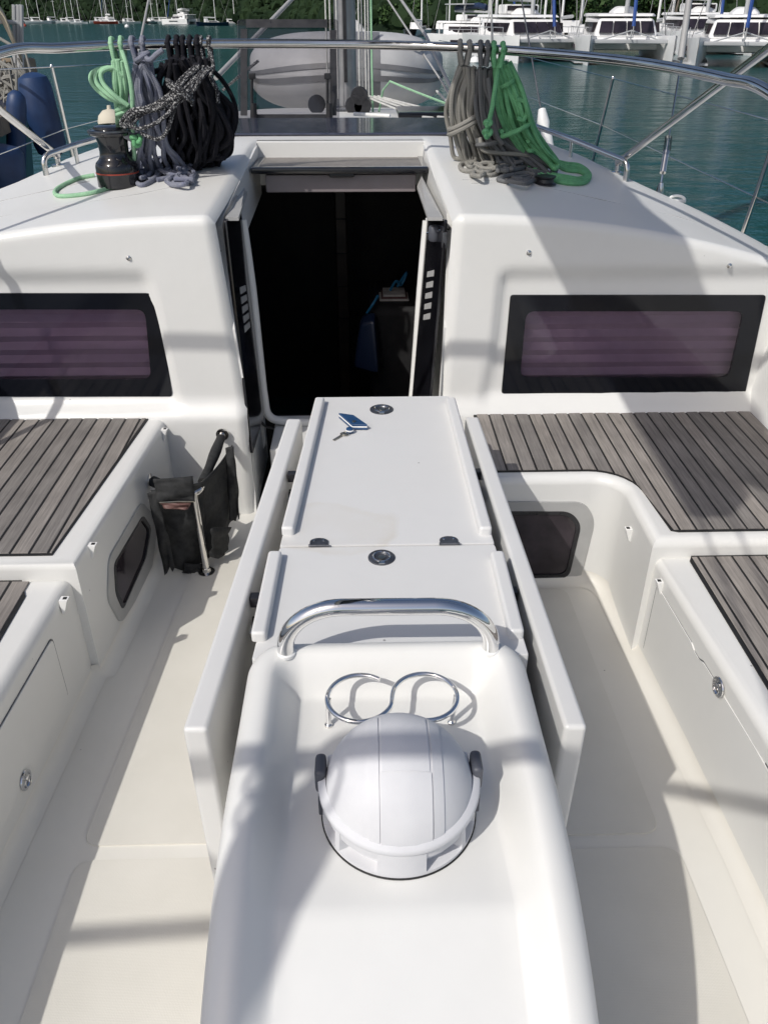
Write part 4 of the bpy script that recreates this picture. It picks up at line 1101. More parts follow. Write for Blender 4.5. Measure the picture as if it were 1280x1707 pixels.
# black coil
coil('rope_coil', 'thick black rope bundle hung from the hoop by five bights', 'rope_black', [(282, .004), (296, .002), (306, -.002), (318, 0), (330, .002)], None,
  [(308, 100, 3.52, .05), (316, 140, 3.53, .09), (326, 180, 3.54, .12), (330, 220, 3.55, .125), (328, 252, 3.58, .11), (322, 272, 3.62, .095)], 42, .0092, 13, jit=.026, depth=.085,
  tails=[[(288, 120, 3.48), (262, 118, 3.46), (252, 128, 3.46), (258, 145, 3.46), (282, 160, 3.46)], [(300, 110, 3.47), (270, 125, 3.45), (268, 150, 3.45), (280, 170, 3.46)],
         [(282, 250, 3.5), (300, 272, None), (324, 288, None), (310, 284, None), (288, 262, None)]])
# flecked coil
fl2 = coil('rope_coil', 'thin black and white flecked rope slung across the black rope bundle', 'rope_fleck', [(336, .004), (350, -.002)], None,
  [(336, 112, 3.40, .022), (316, 132, 3.36, .036), (296, 158, 3.33, .030), (262, 178, 3.33, .02), (228, 186, 3.34, .02), (214, 204, 3.35, .014)], 5, .0072, 14, jit=.007, depth=.02,
  wraps=[(300, 152, 3.33, .040, .03, -.03, 2.0)],
  tails=[[(300, 150, 3.32), (290, 185, 3.32), (278, 220, 3.33), (262, 232, 3.33), (235, 222, 3.33)], [(306, 150, 3.32), (280, 190, 3.31), (250, 210, 3.32), (224, 214, 3.33), (214, 200, 3.34)],
         [(350, 85, 3.5), (356, 110, 3.46), (352, 130, 3.44), (362, 150, 3.44), (364, 172, 3.44)]])
# beige, charcoal and green coils on the right
bc_ = coil('rope_coil', 'beige grey rope nearest the hatch, hanging right of the companionway', 'rope_beige', [(766, .010), (782, -.010)], None,
  [(779, 112, 3.58, .012), (771, 150, 3.60, .040), (768, 190, 3.62, .050), (778, 230, 3.64, .055), (790, 262, 3.66, .075), (802, 284, 3.66, .085)], 8, .0092, 21,
  wraps=[(774, 206, 3.62, .062, .06, .03, 2.2)], jit=.009, depth=.045,
  tails=[[(800, 230, 3.58), (805, 250, 3.56), (830, 255, 3.56), (870, 258, 3.56), (900, 263, 3.58), (915, 266, 3.6)],
         [(775, 270, None), (790, 285, None), (815, 292, None), (832, 286, None), (826, 278, None), (800, 285, None), (772, 284, None), (768, 274, None), (790, 270, None)]])
heap(bc_, 802, 281, 60, 20, 5, .0090, 'rope_beige', 33)
cc_ = coil('rope_coil', 'charcoal grey rope between the beige and green ropes', 'rope_charcoal', [(800, .008), (812, -.004)], None,
  [(808, 115, 3.56, .012), (803, 150, 3.58, .036), (808, 190, 3.58, .050), (822, 230, 3.60, .055), (850, 262, 3.60, .095), (872, 284, 3.60, .115)], 9, .0092, 22,
  wraps=[(818, 236, 3.58, .055, .05, .008, 1.5)], jit=.012, depth=.045,
  tails=[[(814, 130, 3.52), (818, 170, 3.50), (820, 195, 3.50), (828, 225, 3.50), (838, 240, 3.5)],
         [(840, 275, None), (860, 262, None), (890, 268, None), (908, 280, None), (905, 296, None), (880, 302, None), (850, 295, None), (835, 282, None)],
         [(850, 285, None), (875, 275, None), (893, 270, None), (900, 288, None), (870, 300, None), (845, 292, None)]])
heap(cc_, 866, 286, 86, 26, 7, .0090, 'rope_charcoal', 32)
g2 = coil('rope_coil', 'bright green rope on the right with its end flaked out on the roof', 'rope_green', [(822, .008), (837, -.006)], None,
  [(834, 105, 3.52, .012), (845, 145, 3.52, .035), (854, 180, 3.52, .052), (866, 215, 3.54, .055), (884, 245, 3.56, .055), (905, 272, 3.58, .06)], 9, .0092, 23,
  wraps=[(845, 140, 3.51, .020, .03, .008, 1.2), (858, 215, 3.52, .058, .055, .022, 1.6)], jit=.008, depth=.035,
  tails=[[(860, 165, 3.48), (874, 170, 3.48), (878, 185, 3.48), (872, 200, 3.48), (862, 196, 3.48)],
         [(832, 98, 3.5), (826, 140, 3.47), (820, 180, 3.46), (814, 205, 3.46)]]+
        [[(880, 235, 3.52), (910, 262, None), (940, 272+d, None), (965, 276+d, None), (982-d*.6, 290+d*.3, None), (975-d, 304-d*.6, None), (950, 306-d, None), (918, 300-d, None), (895, 292-d, None)] for d in (0, 3.5, 7, 10)])
knot(g2, 812, 222, 3.46, .015, .0085, 'rope_green', 6); knot(g2, 813, 206, 3.46, .012, .0085, 'rope_green', 8)

# ---- smoky hatch lid standing open ahead of the panel
hd = thing('open_hatch', PY(482, 198, 4.95), 'smoky acrylic deck hatch standing open with black edge strips', 'hatch')
yh = 4.95
def hpt(px, py): return PY(px, py, yh+(200-py)*.0006)
plate('smoked_pane', roundpoly([hpt(398, 202), hpt(566, 202), hpt(564, 32), hpt(396, 32)], .02, 4), (0, -1, 0), 0, .010, 'smoke_acrylic', hd)
def strip(x0, y0, x1, y1, m='black_plastic', nm='edge_strip'): plate(nm, [hpt(x0, y0), hpt(x1, y0), hpt(x1, y1), hpt(x0, y1)], (0, -1, 0), .011, .022, m, hd)
for q in ((411, 32, 546, 46), (402, 48, 413, 192), (550, 50, 561, 192), (422, 190, 550, 203), (548, 186, 551, 203)): strip(*q)
for x in (420, 546):
    tube('gas_strut', [PY(x, 200, yh-.05), PY(x, 125, yh-.05)], .008, 'black_plastic', hd, 8); tube('strut_body', [PY(x+4, 196, yh-.05), PY(x+3, 172, yh-.05)], .016, 'black_plastic', hd, 8)
    box('strut_block', PY(x, 128, yh-.06)+Vector((-.018, 0, -.012)), PY(x, 128, yh-.06)+Vector((.018, .03, .016)), 'black_plastic', hd, .004)

# ---- mast, boom and rig
mc = Vector((PY(578, 180, 6.5).x, 6.5, zc(6.5)-.01))
ms = thing('mast', mc, 'grey aluminium mast with halyards, boom and bundled sail above', 'mast')
V = [mc+Vector((.075*math.cos(a), .11*math.sin(a), 0)) for a in [math.tau*k/24 for k in range(24)]]
plate('mast_tube', V, (0, 0, 1), 0, 14, 'aluminium', ms)
box('mast_track', mc+Vector((-.012, -.125, .2)), mc+Vector((.012, -.108, 14)), 'black_plastic', ms)
box('mast_collar', mc+Vector((-.12, -.16, 0)), mc+Vector((.12, .16, .05)), 'dark_metal', ms, .02)
bz = 2.5
def bxx(y): return mc.x-.04*(6.4-y)
hexa('boom', [(bxx(.55)-.07, .55, bz), (bxx(.55)+.07, .55, bz), (mc.x+.07, 6.4, bz), (mc.x-.07, 6.4, bz), (bxx(.55)-.07, .55, bz+.2), (bxx(.55)+.07, .55, bz+.2), (mc.x+.07, 6.4, bz+.2), (mc.x-.07, 6.4, bz+.2)], 'aluminium', ms, .03)
rows = []
for k in range(24):
    y = lerp(.45, 6.2, k/23); e = min(1, (k+.3)/2.0, (23.3-k)/1.5); ww = .17*e; hh = .42*e+.06*math.sin(k*1.9)
    rows.append([Vector((bxx(y)+ww*math.cos(a)*(1-.25*max(0, math.sin(a))), y, bz+.30+hh*.5*math.sin(a)+.1)) for a in [math.tau*j/20 for j in range(21)]])
grid('sail_bag', rows, 'canvas', ms)
tubes('halyards', [[mc+Vector((dx, dy, .1)), mc+Vector((dx*.7, dy, 9))] for dx, dy in ((-.10, -.13), (-.055, -.15), (.095, -.12), (.115, -.10), (.14, -.14), (.16, -.10), (-.13, -.08))], .006, 'rope_white', ms, 5)
tubes('green_halyard', [cat([mc+Vector((.19, -.2, 7)), mc+Vector((.18, -.2, .30)), mc+Vector((.30, -.35, .22)), Vector((.75, 5.0, 1.22))], 6)], .007, 'rope_mint', ms, 6)
tubes('control_line', [cat([mc+Vector((.13+.03*k, -.2, .12)), Vector((.30+.08*k, 5.6, roofz(.4, 5.6)+.015)), Vector((.40+.09*k, 4.95, roofz(.5, 4.95)+.02))], 6) for k in range(4)], .006, 'rope_white', ms, 6)
for px, py in ((590, 176), (599, 160), (528, 174), (604, 177)):
    c = PY(px, py, 6.2); M = Matrix.Rotation(R(90), 3, 'X')
    lathe('turning_block', [(.0005, -.02), (.055, -.02), (.06, -.012), (.045, 0), (.06, .012), (.055, .02), (.0005, .02)], c, 'black_plastic', ms, 18, M)
# shrouds & lines running up out of the picture
def wire(name, a, b, r, label, mat='steel', extra=None):
    d = b-a; o = tube(name, [a-d*0, b+d*.9], r, mat, None, 6); return tag(o, label, 'shroud', 'standing rigging')
sR = PY(1100, 314, 4.6)
sr = thing('shroud', sR, 'shroud with steel turnbuckle standing right of the strut foot', 'shroud', 'standing rigging')
e1 = PY(1132, 118, 4.9); e2 = PY(1148, 0, 5.1)
tube('wire', [sR, e1, e2, e2+(e2-e1)*6], .005, 'steel', sr, 6); tube('sleeve', [PY(1134, 98, 4.93), e2, e2+(e2-e1)*3], .018, 'rubber_grey', sr, 8)
tube('turnbuckle', [PY(1104, 288, 4.63), PY(1110, 252, 4.7)], .017, 'steel', sr, 10); tube('turnbuckle_sleeve', [PY(1110, 256, 4.68), PY(1114, 228, 4.72)], .019, 'clear_plastic', sr, 8)
lathe('toggle', [(.02, 0), (.02, .03), (.012, .06)], sR+Vector((0, 0, -.03)), 'steel', sr, 12)
s2 = thing('shroud', PY(912, 245, 6.2), 'thin shroud ending in a white turnbuckle boot behind the green rope', 'shroud', 'standing rigging')
q0, q1 = PY(901, 182, 6.3), PY(869, 0, 7.0); tube('wire', [q0, q1, q1+(q1-q0)*4], .006, 'dark_metal', s2, 6)
dn_ = PY(913, 250, 6.2); tube('boot', [dn_, PY(910, 228, 6.22), PY(908, 216, 6.24), PY(905, 205, 6.26), PY(903, 182, 6.3)], lambda t: (.045, .042, .03, .046, .026)[min(int(t*4.99), 4)], 'clip_white', s2, 12)
s3 = tube('shroud', [PY(222, 130, 6.6), PY(248, 0, 7.2), PY(270, -110, 7.7)], .008, 'rubber_grey'); tag(s3, 'thin grey shroud rising behind the slate rope', 'shroud', 'standing rigging')
def brace(pts, r, m, label, nm='rigging_line'):
    o = tube(nm, [PY(*p) for p in pts], r, m); return tag(o, label, 'line', 'rigging lines')
brace([(360, 130, 5.4), (495, -10, 6.8), (560, -80, 7.5)], .014, 'rubber_grey', 'thick pale line rising left of the mast past the open hatch')
brace([(372, 150, 5.6), (405, 122, 5.4), (430, 102, 5.2)], .008, 'rope_fleck', 'flecked line dropping left of the open hatch')
brace([(795, 240, 5.0), (710, 60, 7.2), (655, -20, 9)], .012, 'rubber_grey', 'thick grey line rising right of the mast towards it')
brace([(765, 180, 7.0), (640, -10, 9.0)], .008, 'rubber_grey', 'thin grey line parallel to the mast stay on the right')
brace([(728, 152, 7.5), (760, 185, 6.9)], .010, 'rope_white', 'white line from the dinghy bow to the deck')
brace([(352, 0, 9.0), (357, 130, 9.0)], .004, 'rope_white', 'fine pale line hanging left of the flecked rope') if False else None
brace([(818, -5, 6.0), (822, 130, 5.9)], .007, 'rope_white', 'pale vertical halyard right of the dinghy')
# dinghy on the foredeck
dg = thing('dinghy', PY(585, 186, 7.9), 'grey inflatable dinghy with two dark rub strips lashed on the foredeck', 'dinghy')
dc = PY(578, 118, 8.3); hwx = PY(737, 118, 8.3).x-dc.x; hh = dc.z-PY(578, 188, 7.9).z
rows = []
NL = 40
def dsurf(a, t, k=1.0):
    """a: -1..1 along x ; t angle round (aft face)"""
    ex = max(1-abs(a)**3.2, 0)**.5
    return dc+Vector((a*hwx*k, -.55*ex*math.cos(t)*k-0.25*(1-a*a), hh*(.25+.75*ex)*math.sin(t)*k*1.02 if True else 0))
for i in range(NL+1):
    a = -1+2*i/NL; a = math.sin(a*math.pi/2)
    rows.append([dsurf(a*.999, math.tau*j/36) for j in range(37)])
grid('tube_hull', rows, 'rib_grey', dg, angle=80)
for t0, t1 in ((R(4), R(11)), (R(-13), R(-5))):
    rr_ = []
    for i in range(NL+1):
        a = math.sin((-1+2*i/NL)*math.pi/2)*.995; sag = R(-9)*a*a+R(12)*(1-a*a)*.6
        rr_.append([dsurf(a, t0+sag, .997), dsurf(a, t0+sag, 1.014), dsurf(a, t1+sag, 1.014), dsurf(a, t1+sag, .997)])
    grid('rub_strake', rr_, 'rib_dark', dg, angle=30)
rr_ = [[dsurf(lerp(.08, .33, i/8), lerp(R(-75), R(80), j/20), 1.006) for j in range(21)] for i in range(9)]
grid('wear_patch', rr_, 'rib_dark', dg, angle=80)
hexa('bow_cover', [PY(586, 92, 8.6), PY(640, 92, 8.6), PY(640, 90, 9.2), PY(586, 90, 9.2), PY(592, 32, 8.7), PY(596, 34, 8.7), PY(596, 34, 9.2), PY(592, 32, 9.2)], 'rib_grey', dg, .02)
tube('grab_line', cat([dsurf(.55, R(50), 1.02), dsurf(.65, R(42), 1.05), dsurf(.78, R(48), 1.02)], 6), .010, 'black_plastic', dg, 6)
tubes('lashing', [[dsurf(.92, R(-10), 1.02), PY(770, 200, 6.8)]], .008, 'rope_white', dg, 6)
# low deck hatch and hardware on the roof right of the mast
h2 = box('deck_hatch', (.22, 5.25, zc(5.3)+.003), (.80, 5.65, zc(5.3)+.035), 'frame_glass', None, .01); tag(h2, 'low black-framed deck hatch on the roof right of the mast', 'hatch')
h3 = thing('line_organiser', (.75, 5.0, zc(5)), 'black line organiser on the roof by the beige rope', 'deck fitting')
box('organiser_body', (.62, 4.98, roofz(.7, 5)+.0), (.92, 5.10, roofz(.8, 5)+.05), 'black_plastic', h3, .01)
lt = tubes('white_stick', [[PZ(590, 190, zc(5.6)+.05), PZ(650, 193, zc(5.6)+.05)]], .010, 'clip_white'); tag(lt, 'white stick lying on the deck hatch right of the mast', 'stick')
l4 = thing('line_organiser', (-.72, 5.0, roofz(-.7, 5)), 'black line organiser on the roof behind the black rope', 'deck fitting')
box('organiser_body', (-1.05, 5.0, roofz(-.9, 5)), (-.70, 5.12, roofz(-.9, 5)+.07), 'black_plastic', l4, .01)
# chainplate and eye on the right roof edge
cl = PR(1128, 333); e = thing('pad_eye', cl, 'white pad eye on the roof edge right of the shroud', 'pad eye')
tube('eye', [cl+Vector((.026*math.cos(a), -.015*math.cos(a), .002+.014*math.sin(a))) for a in [math.pi*k/10 for k in range(11)]], .006, 'clip_white', e, 8)
box('eye_base', cl+Vector((-.035, -.015, -.01)), cl+Vector((.035, .015, .003)), 'clip_white', e, .004)

# stanchions and guard wires
def PX(px, py, x): r = ray(px, py); return CAM+r*((x-CAM.x)/r.x)
def stanchion(px0, py0, px1, py1, x, label):
    a = PX(px0, py0, x); zb_ = .62
    b = PX(px1, py1, x); d = (b-a).normalized(); foot = a+d*((a.z-zb_)/max(-d.z, .1))
    o = thing('stanchion', foot, label, 'stanchion', 'guard rail stanchions'); tube('post', [foot, a], .0125, 'steel', o, 10)
    lathe('cap', [(.013, 0), (.013, .012), (.008, .02), (.0005, .021)], a-Vector((0, 0, .003)), 'steel', o, 12); lathe('socket', [(.03, 0), (.03, .01), (.018, .02), (.018, .08)], foot, 'steel', o, 14)
    return a, foot
a1, f1 = stanchion(1021, 131, 990, 260, 1.93, 'steel stanchion between the grab rail and the strut on the right')
a2, f2 = stanchion(1300, 205, 1240, 382, 1.90, 'steel stanchion at the right edge of the picture')
b1, g1 = stanchion(87, 112, 120, 255, -2.10, 'steel stanchion left of the winch')
b2, g2_ = stanchion(-60, 40, -20, 330, -2.13, 'steel stanchion just left of the blue fenders')
def gwire(pts, label, r=.0035, m='steel'): o = tube('guard_wire', pts, r, m, None, 6); tag(o, label, 'wire', 'guard wires')
md = lambda a, f: a.lerp(f, .48)
far = Vector((1.5, 9.2, 1.42)); gwire([Vector((.9, 10.6, 1.5)), far, a1, a2, a2+(a2-a1)*.8], 'upper guard wire along the right side')
gwire([Vector((1.5, 9.2, 1.1)), md(a1, f1), md(a2, f2), md(a2, f2)+(a2-a1)*.8], 'lower guard wire along the right side')
gwire([Vector((-1.6, 9.5, 1.42)), PY(300, 160, 7.5) if False else Vector((-1.85, 8.3, 1.38)), b1, b1+(b1-Vector((-1.85, 8.3, 1.38)))*.8], 'upper guard wire along the left side', .005)
gwire([Vector((-1.7, 9.0, 1.05)), md(b1, g1), md(b1, g1)+Vector((-.15, -2.5, -.05))], 'lower guard wire along the left side')
# unseen poles added under the boom to throw bars of shade on the cockpit
def shade_pole(y, pts, lb):
    o = thing('awning_or_shade_pole', (XC, y, 2.3), lb, 'pole', 'added shade poles'); tube('pole', fillet(pts, .06, 5), .021, 'boat_grey', o, 10)
    for x in (-.06, .06): tube('lashing', [(bxx(y)+x, y, 2.32), (bxx(max(y, .6))+x*.8, y+.02 if y > .6 else .62, bz+.05)], .006, 'rope_white', o, 5)
shade_pole(1.67, [(-2.3, 1.63, 2.44), (0, 1.67, 2.30), (2.3, 1.71, 2.16)], 'pale pole added to throw shade, slung across under the boom, forward of the other')
shade_pole(-.55, [(-2.3, -.60, 2.28), (-1.62, -.58, 2.30), (-1.60, -.24, 2.30), (-.74, -.24, 2.30), (-.30, -.40, 2.31), (2.3, -.52, 2.36)], 'pale cranked pole added to throw shade, slung across the cockpit behind the camera')
ar = thing('shade_roll', (-1.15, -.6, 2.15), 'cloth roll added to throw shade, lashed under the aft pole', 'awning')  # unseen cloth roll, added for the band of shade on the pedestal
tube('cloth_roll', cat([(-1.62, -1.35, 2.17), (-1.44, -1.0, 2.20), (-1.22, -.55, 2.19), (-1.08, -.24, 2.215), (-1.04, -.14, 2.20)], 8), lambda t: .048*(1 if .04 < t < .96 else .6)+.004*math.sin(t*23), 'tan_canvas', ar, 14)
for p in ((-1.09, -.27, 2.215), (-1.075, -.21, 2.215)): tubes('roll_tie', [[Vector(p)+Vector((.075*math.cos(a), 0, .02+.095*math.sin(a))) for a in [math.tau*k/16 for k in range(16)]]], .005, 'rope_white', ar, 5, True)

# ================================================================== HARBOUR
wt = mk('water', [(-3000, -300, waterz(-3000)), (3000, -300, waterz(3000)), (3000, 3500, waterz(3000)), (-3000, 3500, waterz(-3000))], [(0, 1, 2, 3)], 'sea'); tag(wt, kind='structure')
wt['label'] = 'teal harbour water'
def place(px, D):
    r = ray(px, 30); d = Vector((r.x, r.y, 0)).normalized(); p = d*D; return Vector((p.x, p.y, waterz(p.x))), d
def tf(c, rz, sc=1.0): return Matrix.Translation(c) @ Matrix.Rotation(rz, 4, 'Z') @ Matrix.Scale(sc, 4)
def T(o, M): 
    o.data.transform(M); return o
def hull_rows(L, B, H, draft, fine=.5, sheer=.15, stern=.75):
    rows = []
    for k in range(15):
        t = k/14; x = (t-.5)*L; b = B/2*(stern+(1-stern)*math.sin(min(t/.5, 1)*math.pi/2) if t < .5 else max(1-((t-.5)/.5)**2.2, .02)); h = H*(1+sheer*(2*t-1)**2)
        rows.append([Vector((x, -b, h)), Vector((x, -b*.86, h*.4)), Vector((x, -b*.45, -draft)), Vector((x, b*.45, -draft)), Vector((x, b*.86, h*.4)), Vector((x, b, h)), Vector((x, 0, h*1.02)), Vector((x, -b, h))])
    return rows
def sailboat(px, D, L, rz, label, hull='boat_white', cabin='boat_white', mast=None, bag=None, group='sailing boats moored far off'):
    c, d = place(px, D); M = tf(c, rz); o = thing('sailing_boat', c, label, 'sailboat', group); B = L*.30; H = L*.09
    T(grid('hull', hull_rows(L, B, H, .3), hull, o, angle=50), M)
    T(hexa('cabin', [(-L*.22, -B*.3, H), (L*.2, -B*.22, H), (L*.2, B*.22, H), (-L*.22, B*.3, H), (-L*.2, -B*.26, H+L*.045), (L*.12, -B*.18, H+L*.04), (L*.12, B*.18, H+L*.04), (-L*.2, B*.26, H+L*.045)], cabin, o, .03), M)
    for s in (-1, 1): T(hexa('cabin_window', [(-L*.16, s*B*.285, H+L*.012), (L*.1, s*B*.235, H+L*.012), (L*.1, s*B*.2, H+L*.012), (-L*.16, s*B*.25, H+L*.012), (-L*.16, s*B*.275, H+L*.03), (L*.08, s*B*.23, H+L*.03), (L*.08, s*B*.2, H+L*.03), (-L*.16, s*B*.24, H+L*.03)], 'tinted', o), M)
    hm = mast or L*1.35
    T(tube('mast', [(L*.08, 0, H), (L*.08, 0, hm)], .13, 'boat_white', o, 6), M); T(tube('boom', [(L*.07, 0, H+L*.12), (-L*.28, 0, H+L*.13)], .16, bag or 'boat_white', o, 6), M)
    T(tube('spreader', [(L*.08, -B*.35, hm*.55), (L*.08, B*.35, hm*.55)], .05, 'boat_white', o, 4), M)
    T(tubes('stays', [[(L*.48, 0, H*1.2), (L*.08, 0, hm*.97)], [(-L*.48, 0, H), (L*.08, 0, hm)]], .03, 'rubber_grey', o, 4), M)
    T(hexa('sprayhood', [(-L*.26, -B*.28, H+.05), (-L*.16, -B*.28, H+.05), (-L*.16, B*.28, H+.05), (-L*.26, B*.28, H+.05), (-L*.26, -B*.25, H+L*.10), (-L*.19, -B*.25, H+L*.10), (-L*.19, B*.25, H+L*.10), (-L*.26, B*.25, H+L*.10)], 'sailbag_blue' if bag == 'sailbag_blue' else cabin, o, .05), M)
    return o
far_spec = [(46, 512, 11, .6, 'dark hulled sailing boat, leftmost in the mooring field', 'hull_navy'), (63, 481, 12, .3, 'white sailing boat second from the left in the mooring field', 'boat_white'),
 (90, 522, 13, .9, 'white sailing boat with a pale wheelhouse left of the paired masts', 'boat_white'), (110, 502, 10, .2, 'small white ketch near the cream awning on the left', 'boat_white'),
 (120, 543, 12, .5, 'white sailing boat just right of the paired masts', 'boat_white'), (131, 471, 8, .1, 'small white dayboat alone on the left water', 'boat_white'),
 (168, 533, 12, .4, 'white sailing boat left of the red hulled one', 'boat_white'), (176, 461, 11, .2, 'red hulled sailing boat in the mooring field', 'hull_red'), (188, 522, 11, -.2, 'white sailing boat right of the red hulled one', 'boat_white'),
 (212, 512, 10, 1.0, 'pale sailing boat left of the grey shroud', 'boat_grey'), (219, 502, 9, .3, 'small white sailing boat right of the grey shroud', 'boat_white'),
 (253, 471, 11, 1.3, 'white sailing boat seen end-on above the slate rope', 'boat_white'), (262, 553, 12, .6, 'white sailing boat above the black rope bights', 'boat_white'), (275, 512, 12, .1, 'white sailing boat beside the far catamaran', 'boat_white'),
 (355, 348, 12, .5, 'dark sailing boat between the ropes and the open hatch', 'hull_navy'), (388, 377, 9, .2, 'small white sailing boat seen left of the open hatch', 'boat_white'),
 (625, 210, 12, .5, 'white sailing boat close right of the mast', 'boat_white'), (634, 230, 12, .9, 'white sailing boat under the shore right of the mast', 'boat_white'), (662, 215, 11, .3, 'white sailing boat below the hillside houses', 'boat_white')]
for q in far_spec: sailboat(*q)
quay_spec = [(700, 150, 10, 1.2, 'white sailing boat on the shore above the dinghy'), (745, 165, 9, .9, 'white sailing boat behind the motor boat'), (772, 150, 11, 1.5, 'white sailing boat seen over the beige rope'), (826, 106, 11, 1.4, 'white sailing boat whose mast stands over the green rope'),
 (905, 104, 11, 1.2, 'white sailing boat behind the catamaran by the white turnbuckle boot'), (940, 102, 12, 1.6, 'white sailing boat left of the middle catamaran'), (968, 106, 10, 1.3, 'white sailing boat close behind the middle catamaran'), (1100, 100, 11, 1.5, 'white sailing boat right of the middle catamaran'), (1118, 104, 10, 1.2, 'white sailing boat left of the dark shroud sleeve'), (1205, 102, 12, 1.6, 'white sailing boat left of the rightmost catamaran')]
for q in quay_spec: sailboat(*q, bag=random.choice(['boat_grey', 'boat_white', 'sail_cream']), group='sailing boats along the quay')
def catamaran(px, D, rz, sc, label, bag='boat_white', fly=False, fend=0, group='catamarans moored along the quay'):
    c, d = place(px, D); M = tf(c, rz, sc); o = thing('catamaran', c, label, 'catamaran', group)
    for s in (-1, 1):                                       # bows point along +x
        hr = [[p+Vector((0, s*2.9, 0)) for p in r_] for r_ in hull_rows(13, 1.7, 1.75, .25, stern=.9, sheer=.06)]
        h = T(grid('hull', hr, 'boat_white', o, angle=50), M)
        T(hexa('hull_window', [(-2, s*3.77, .95), (2.2, s*3.75, .95), (2.2, s*3.6, .95), (-2, s*3.6, .95), (-2, s*3.78, 1.2), (2, s*3.76, 1.25), (2, s*3.6, 1.25), (-2, s*3.6, 1.2)], 'tinted', h), M)
        T(box('waterline_stripe', (-6.2, s*2.9-.86, .10), (5.0, s*2.9+.86, .24), 'boat_grey', h), M)
    T(box('bridge_deck', (-5.6, -2.6, .85), (2.9, 2.6, 1.72), 'boat_white', o, .2), M)
    T(box('crossbeam', (5.1, -2.8, 1.35), (5.35, 2.8, 1.6), 'boat_grey', o, .05), M)
    T(tubes('seagull_striker', [[(5.2, -2.2, 1.5), (5.2, 0, 2.15), (5.2, 2.2, 1.5)], [(5.2, 0, 1.5), (5.2, 0, 2.15)], [(2.6, -.0, 1.7), (6.3, 0, 1.75)]], .05, 'boat_grey', o, 5), M)
    for s in (-1, 1): T(box('trampoline', (2.92, .12 if s > 0 else -2.2, 1.52), (5.1, 2.2 if s > 0 else -.12, 1.56), 'boat_grey', o), M)
    cab = T(hexa('cabin', [(-4.6, -2.7, 1.7), (2.6, -2.3, 1.7), (2.6, 2.3, 1.7), (-4.6, 2.7, 1.7), (-4.6, -2.5, 3.0), (1.5, -2.0, 2.9), (1.5, 2.0, 2.9), (-4.6, 2.5, 3.0)], 'boat_white', o, .25, 3), M)
    for k in range(4):                                      # wrap-round front windows
        y0, y1 = lerp(-2.05, 2.05, k/4)+.05, lerp(-2.05, 2.05, (k+1)/4)-.05
        T(hexa('cabin_window', [(2.40, y0, 1.98), (2.62, y0, 1.98), (2.62, y1, 1.98), (2.40, y1, 1.98), (1.7, y0*.93, 2.72), (1.93, y0*.93, 2.72), (1.93, y1*.93, 2.72), (1.7, y1*.93, 2.72)], 'tinted', cab), M)
    for s in (-1, 1):
        for k in range(3):
            x0, x1 = -3.6+k*1.8, -2.0+k*1.8
            T(hexa('side_window', [(x0, s*2.55, 2.0), (x1, s*2.50, 2.0), (x1, s*2.3, 2.0), (x0, s*2.3, 2.0), (x0, s*2.62-s*.02, 2.65), (x1, s*2.40, 2.65), (x1, s*2.1, 2.65), (x0, s*2.1, 2.65)], 'tinted', cab), M)
    T(hexa('hardtop', [(-6.0, -2.6, 3.02), (1.5, -2.15, 3.02), (1.5, 2.15, 3.02), (-6.0, 2.6, 3.02), (-5.9, -2.5, 3.25), (1.2, -2.0, 3.2), (1.2, 2.0, 3.2), (-5.9, 2.5, 3.25)], 'boat_white', o, .08), M)
    for s in (-1, 1):
        for x in (-5.6, -4.7): T(tube('hardtop_post', [(x, s*2.35, 1.7), (x, s*2.35, 3.05)], .06, 'boat_white', o, 6), M)
    if fly:
        T(box('flybridge_screen', (-3.5, -1.5, 3.25), (-1.6, 1.5, 3.95), 'boat_white', o, .15), M); T(box('flybridge_window', (-1.62, -1.3, 3.5), (-1.56, 1.3, 3.85), 'tinted', o), M)
        T(box('bimini_top', (-5.2, -1.9, 5.0), (-1.5, 1.9, 5.12), 'boat_grey', o, .05), M)
        for x in (-5, -1.8):
            for s in (-1, 1): T(tube('bimini_post', [(x, s*1.7, 3.2), (x, s*1.7, 5.02)], .04, 'boat_grey', o, 5), M)
    T(tube('mast', [(.9, 0, 2.9), (.9, 0, 19)], .17, 'boat_grey', o, 8), M)
    T(tube('boom', [(.7, 0, 4.2), (-5.2, 0, 4.35)], .14, 'boat_grey', o, 6), M)
    T(tube('sail_bag', [(.4, 0, 4.65), (-1, 0, 4.9), (-5.0, 0, 4.65)], .34, bag, o, 8), M)
    T(tubes('stays', [[(6.2, 0, 1.8), (.9, 0, 17)], [(-1.0, 3.4, 1.75), (.9, 0, 17)], [(-1.0, -3.4, 1.75), (.9, 0, 17)]], .035, 'rubber_grey', o, 4), M)
    T(tube('furled_jib', [(5.9, 0, 2.4), (1.4, 0, 15.6)], .13, 'sailbag_blue', o, 6), M)
    T(tubes('guard_rail', [[(x, s*3.6, 2.35) for x in (-5, 0, 4.5)] for s in (-1, 1)]+[[(x, s*3.6, 1.7), (x, s*3.6, 2.35)] for s in (-1, 1) for x in (-4, -2, 0, 2, 4.5)], .025, 'boat_grey', o, 4), M)
    T(hexa('stack_cover', [(-1.5, -1.2, 3.2), (.5, -1, 3.2), (.5, 1, 3.2), (-1.5, 1.2, 3.2), (-1.2, -.7, 3.7), (.1, -.5, 3.6), (.1, .5, 3.6), (-1.2, .7, 3.7)], 'boat_white', o, .2), M)
    for k in range(fend): T(lathe('fender', [(.0005, -.5), (.14, -.42), (.17, 0), (.14, .42), (.04, .5), (.04, .6), (.0005, .6)], (-2.5+k*1.5, 3.92, 1.0), 'boat_white', o, 10), M)
    return o
face = lambda px: math.atan2(-ray(px, 30).y, -ray(px, 30).x)
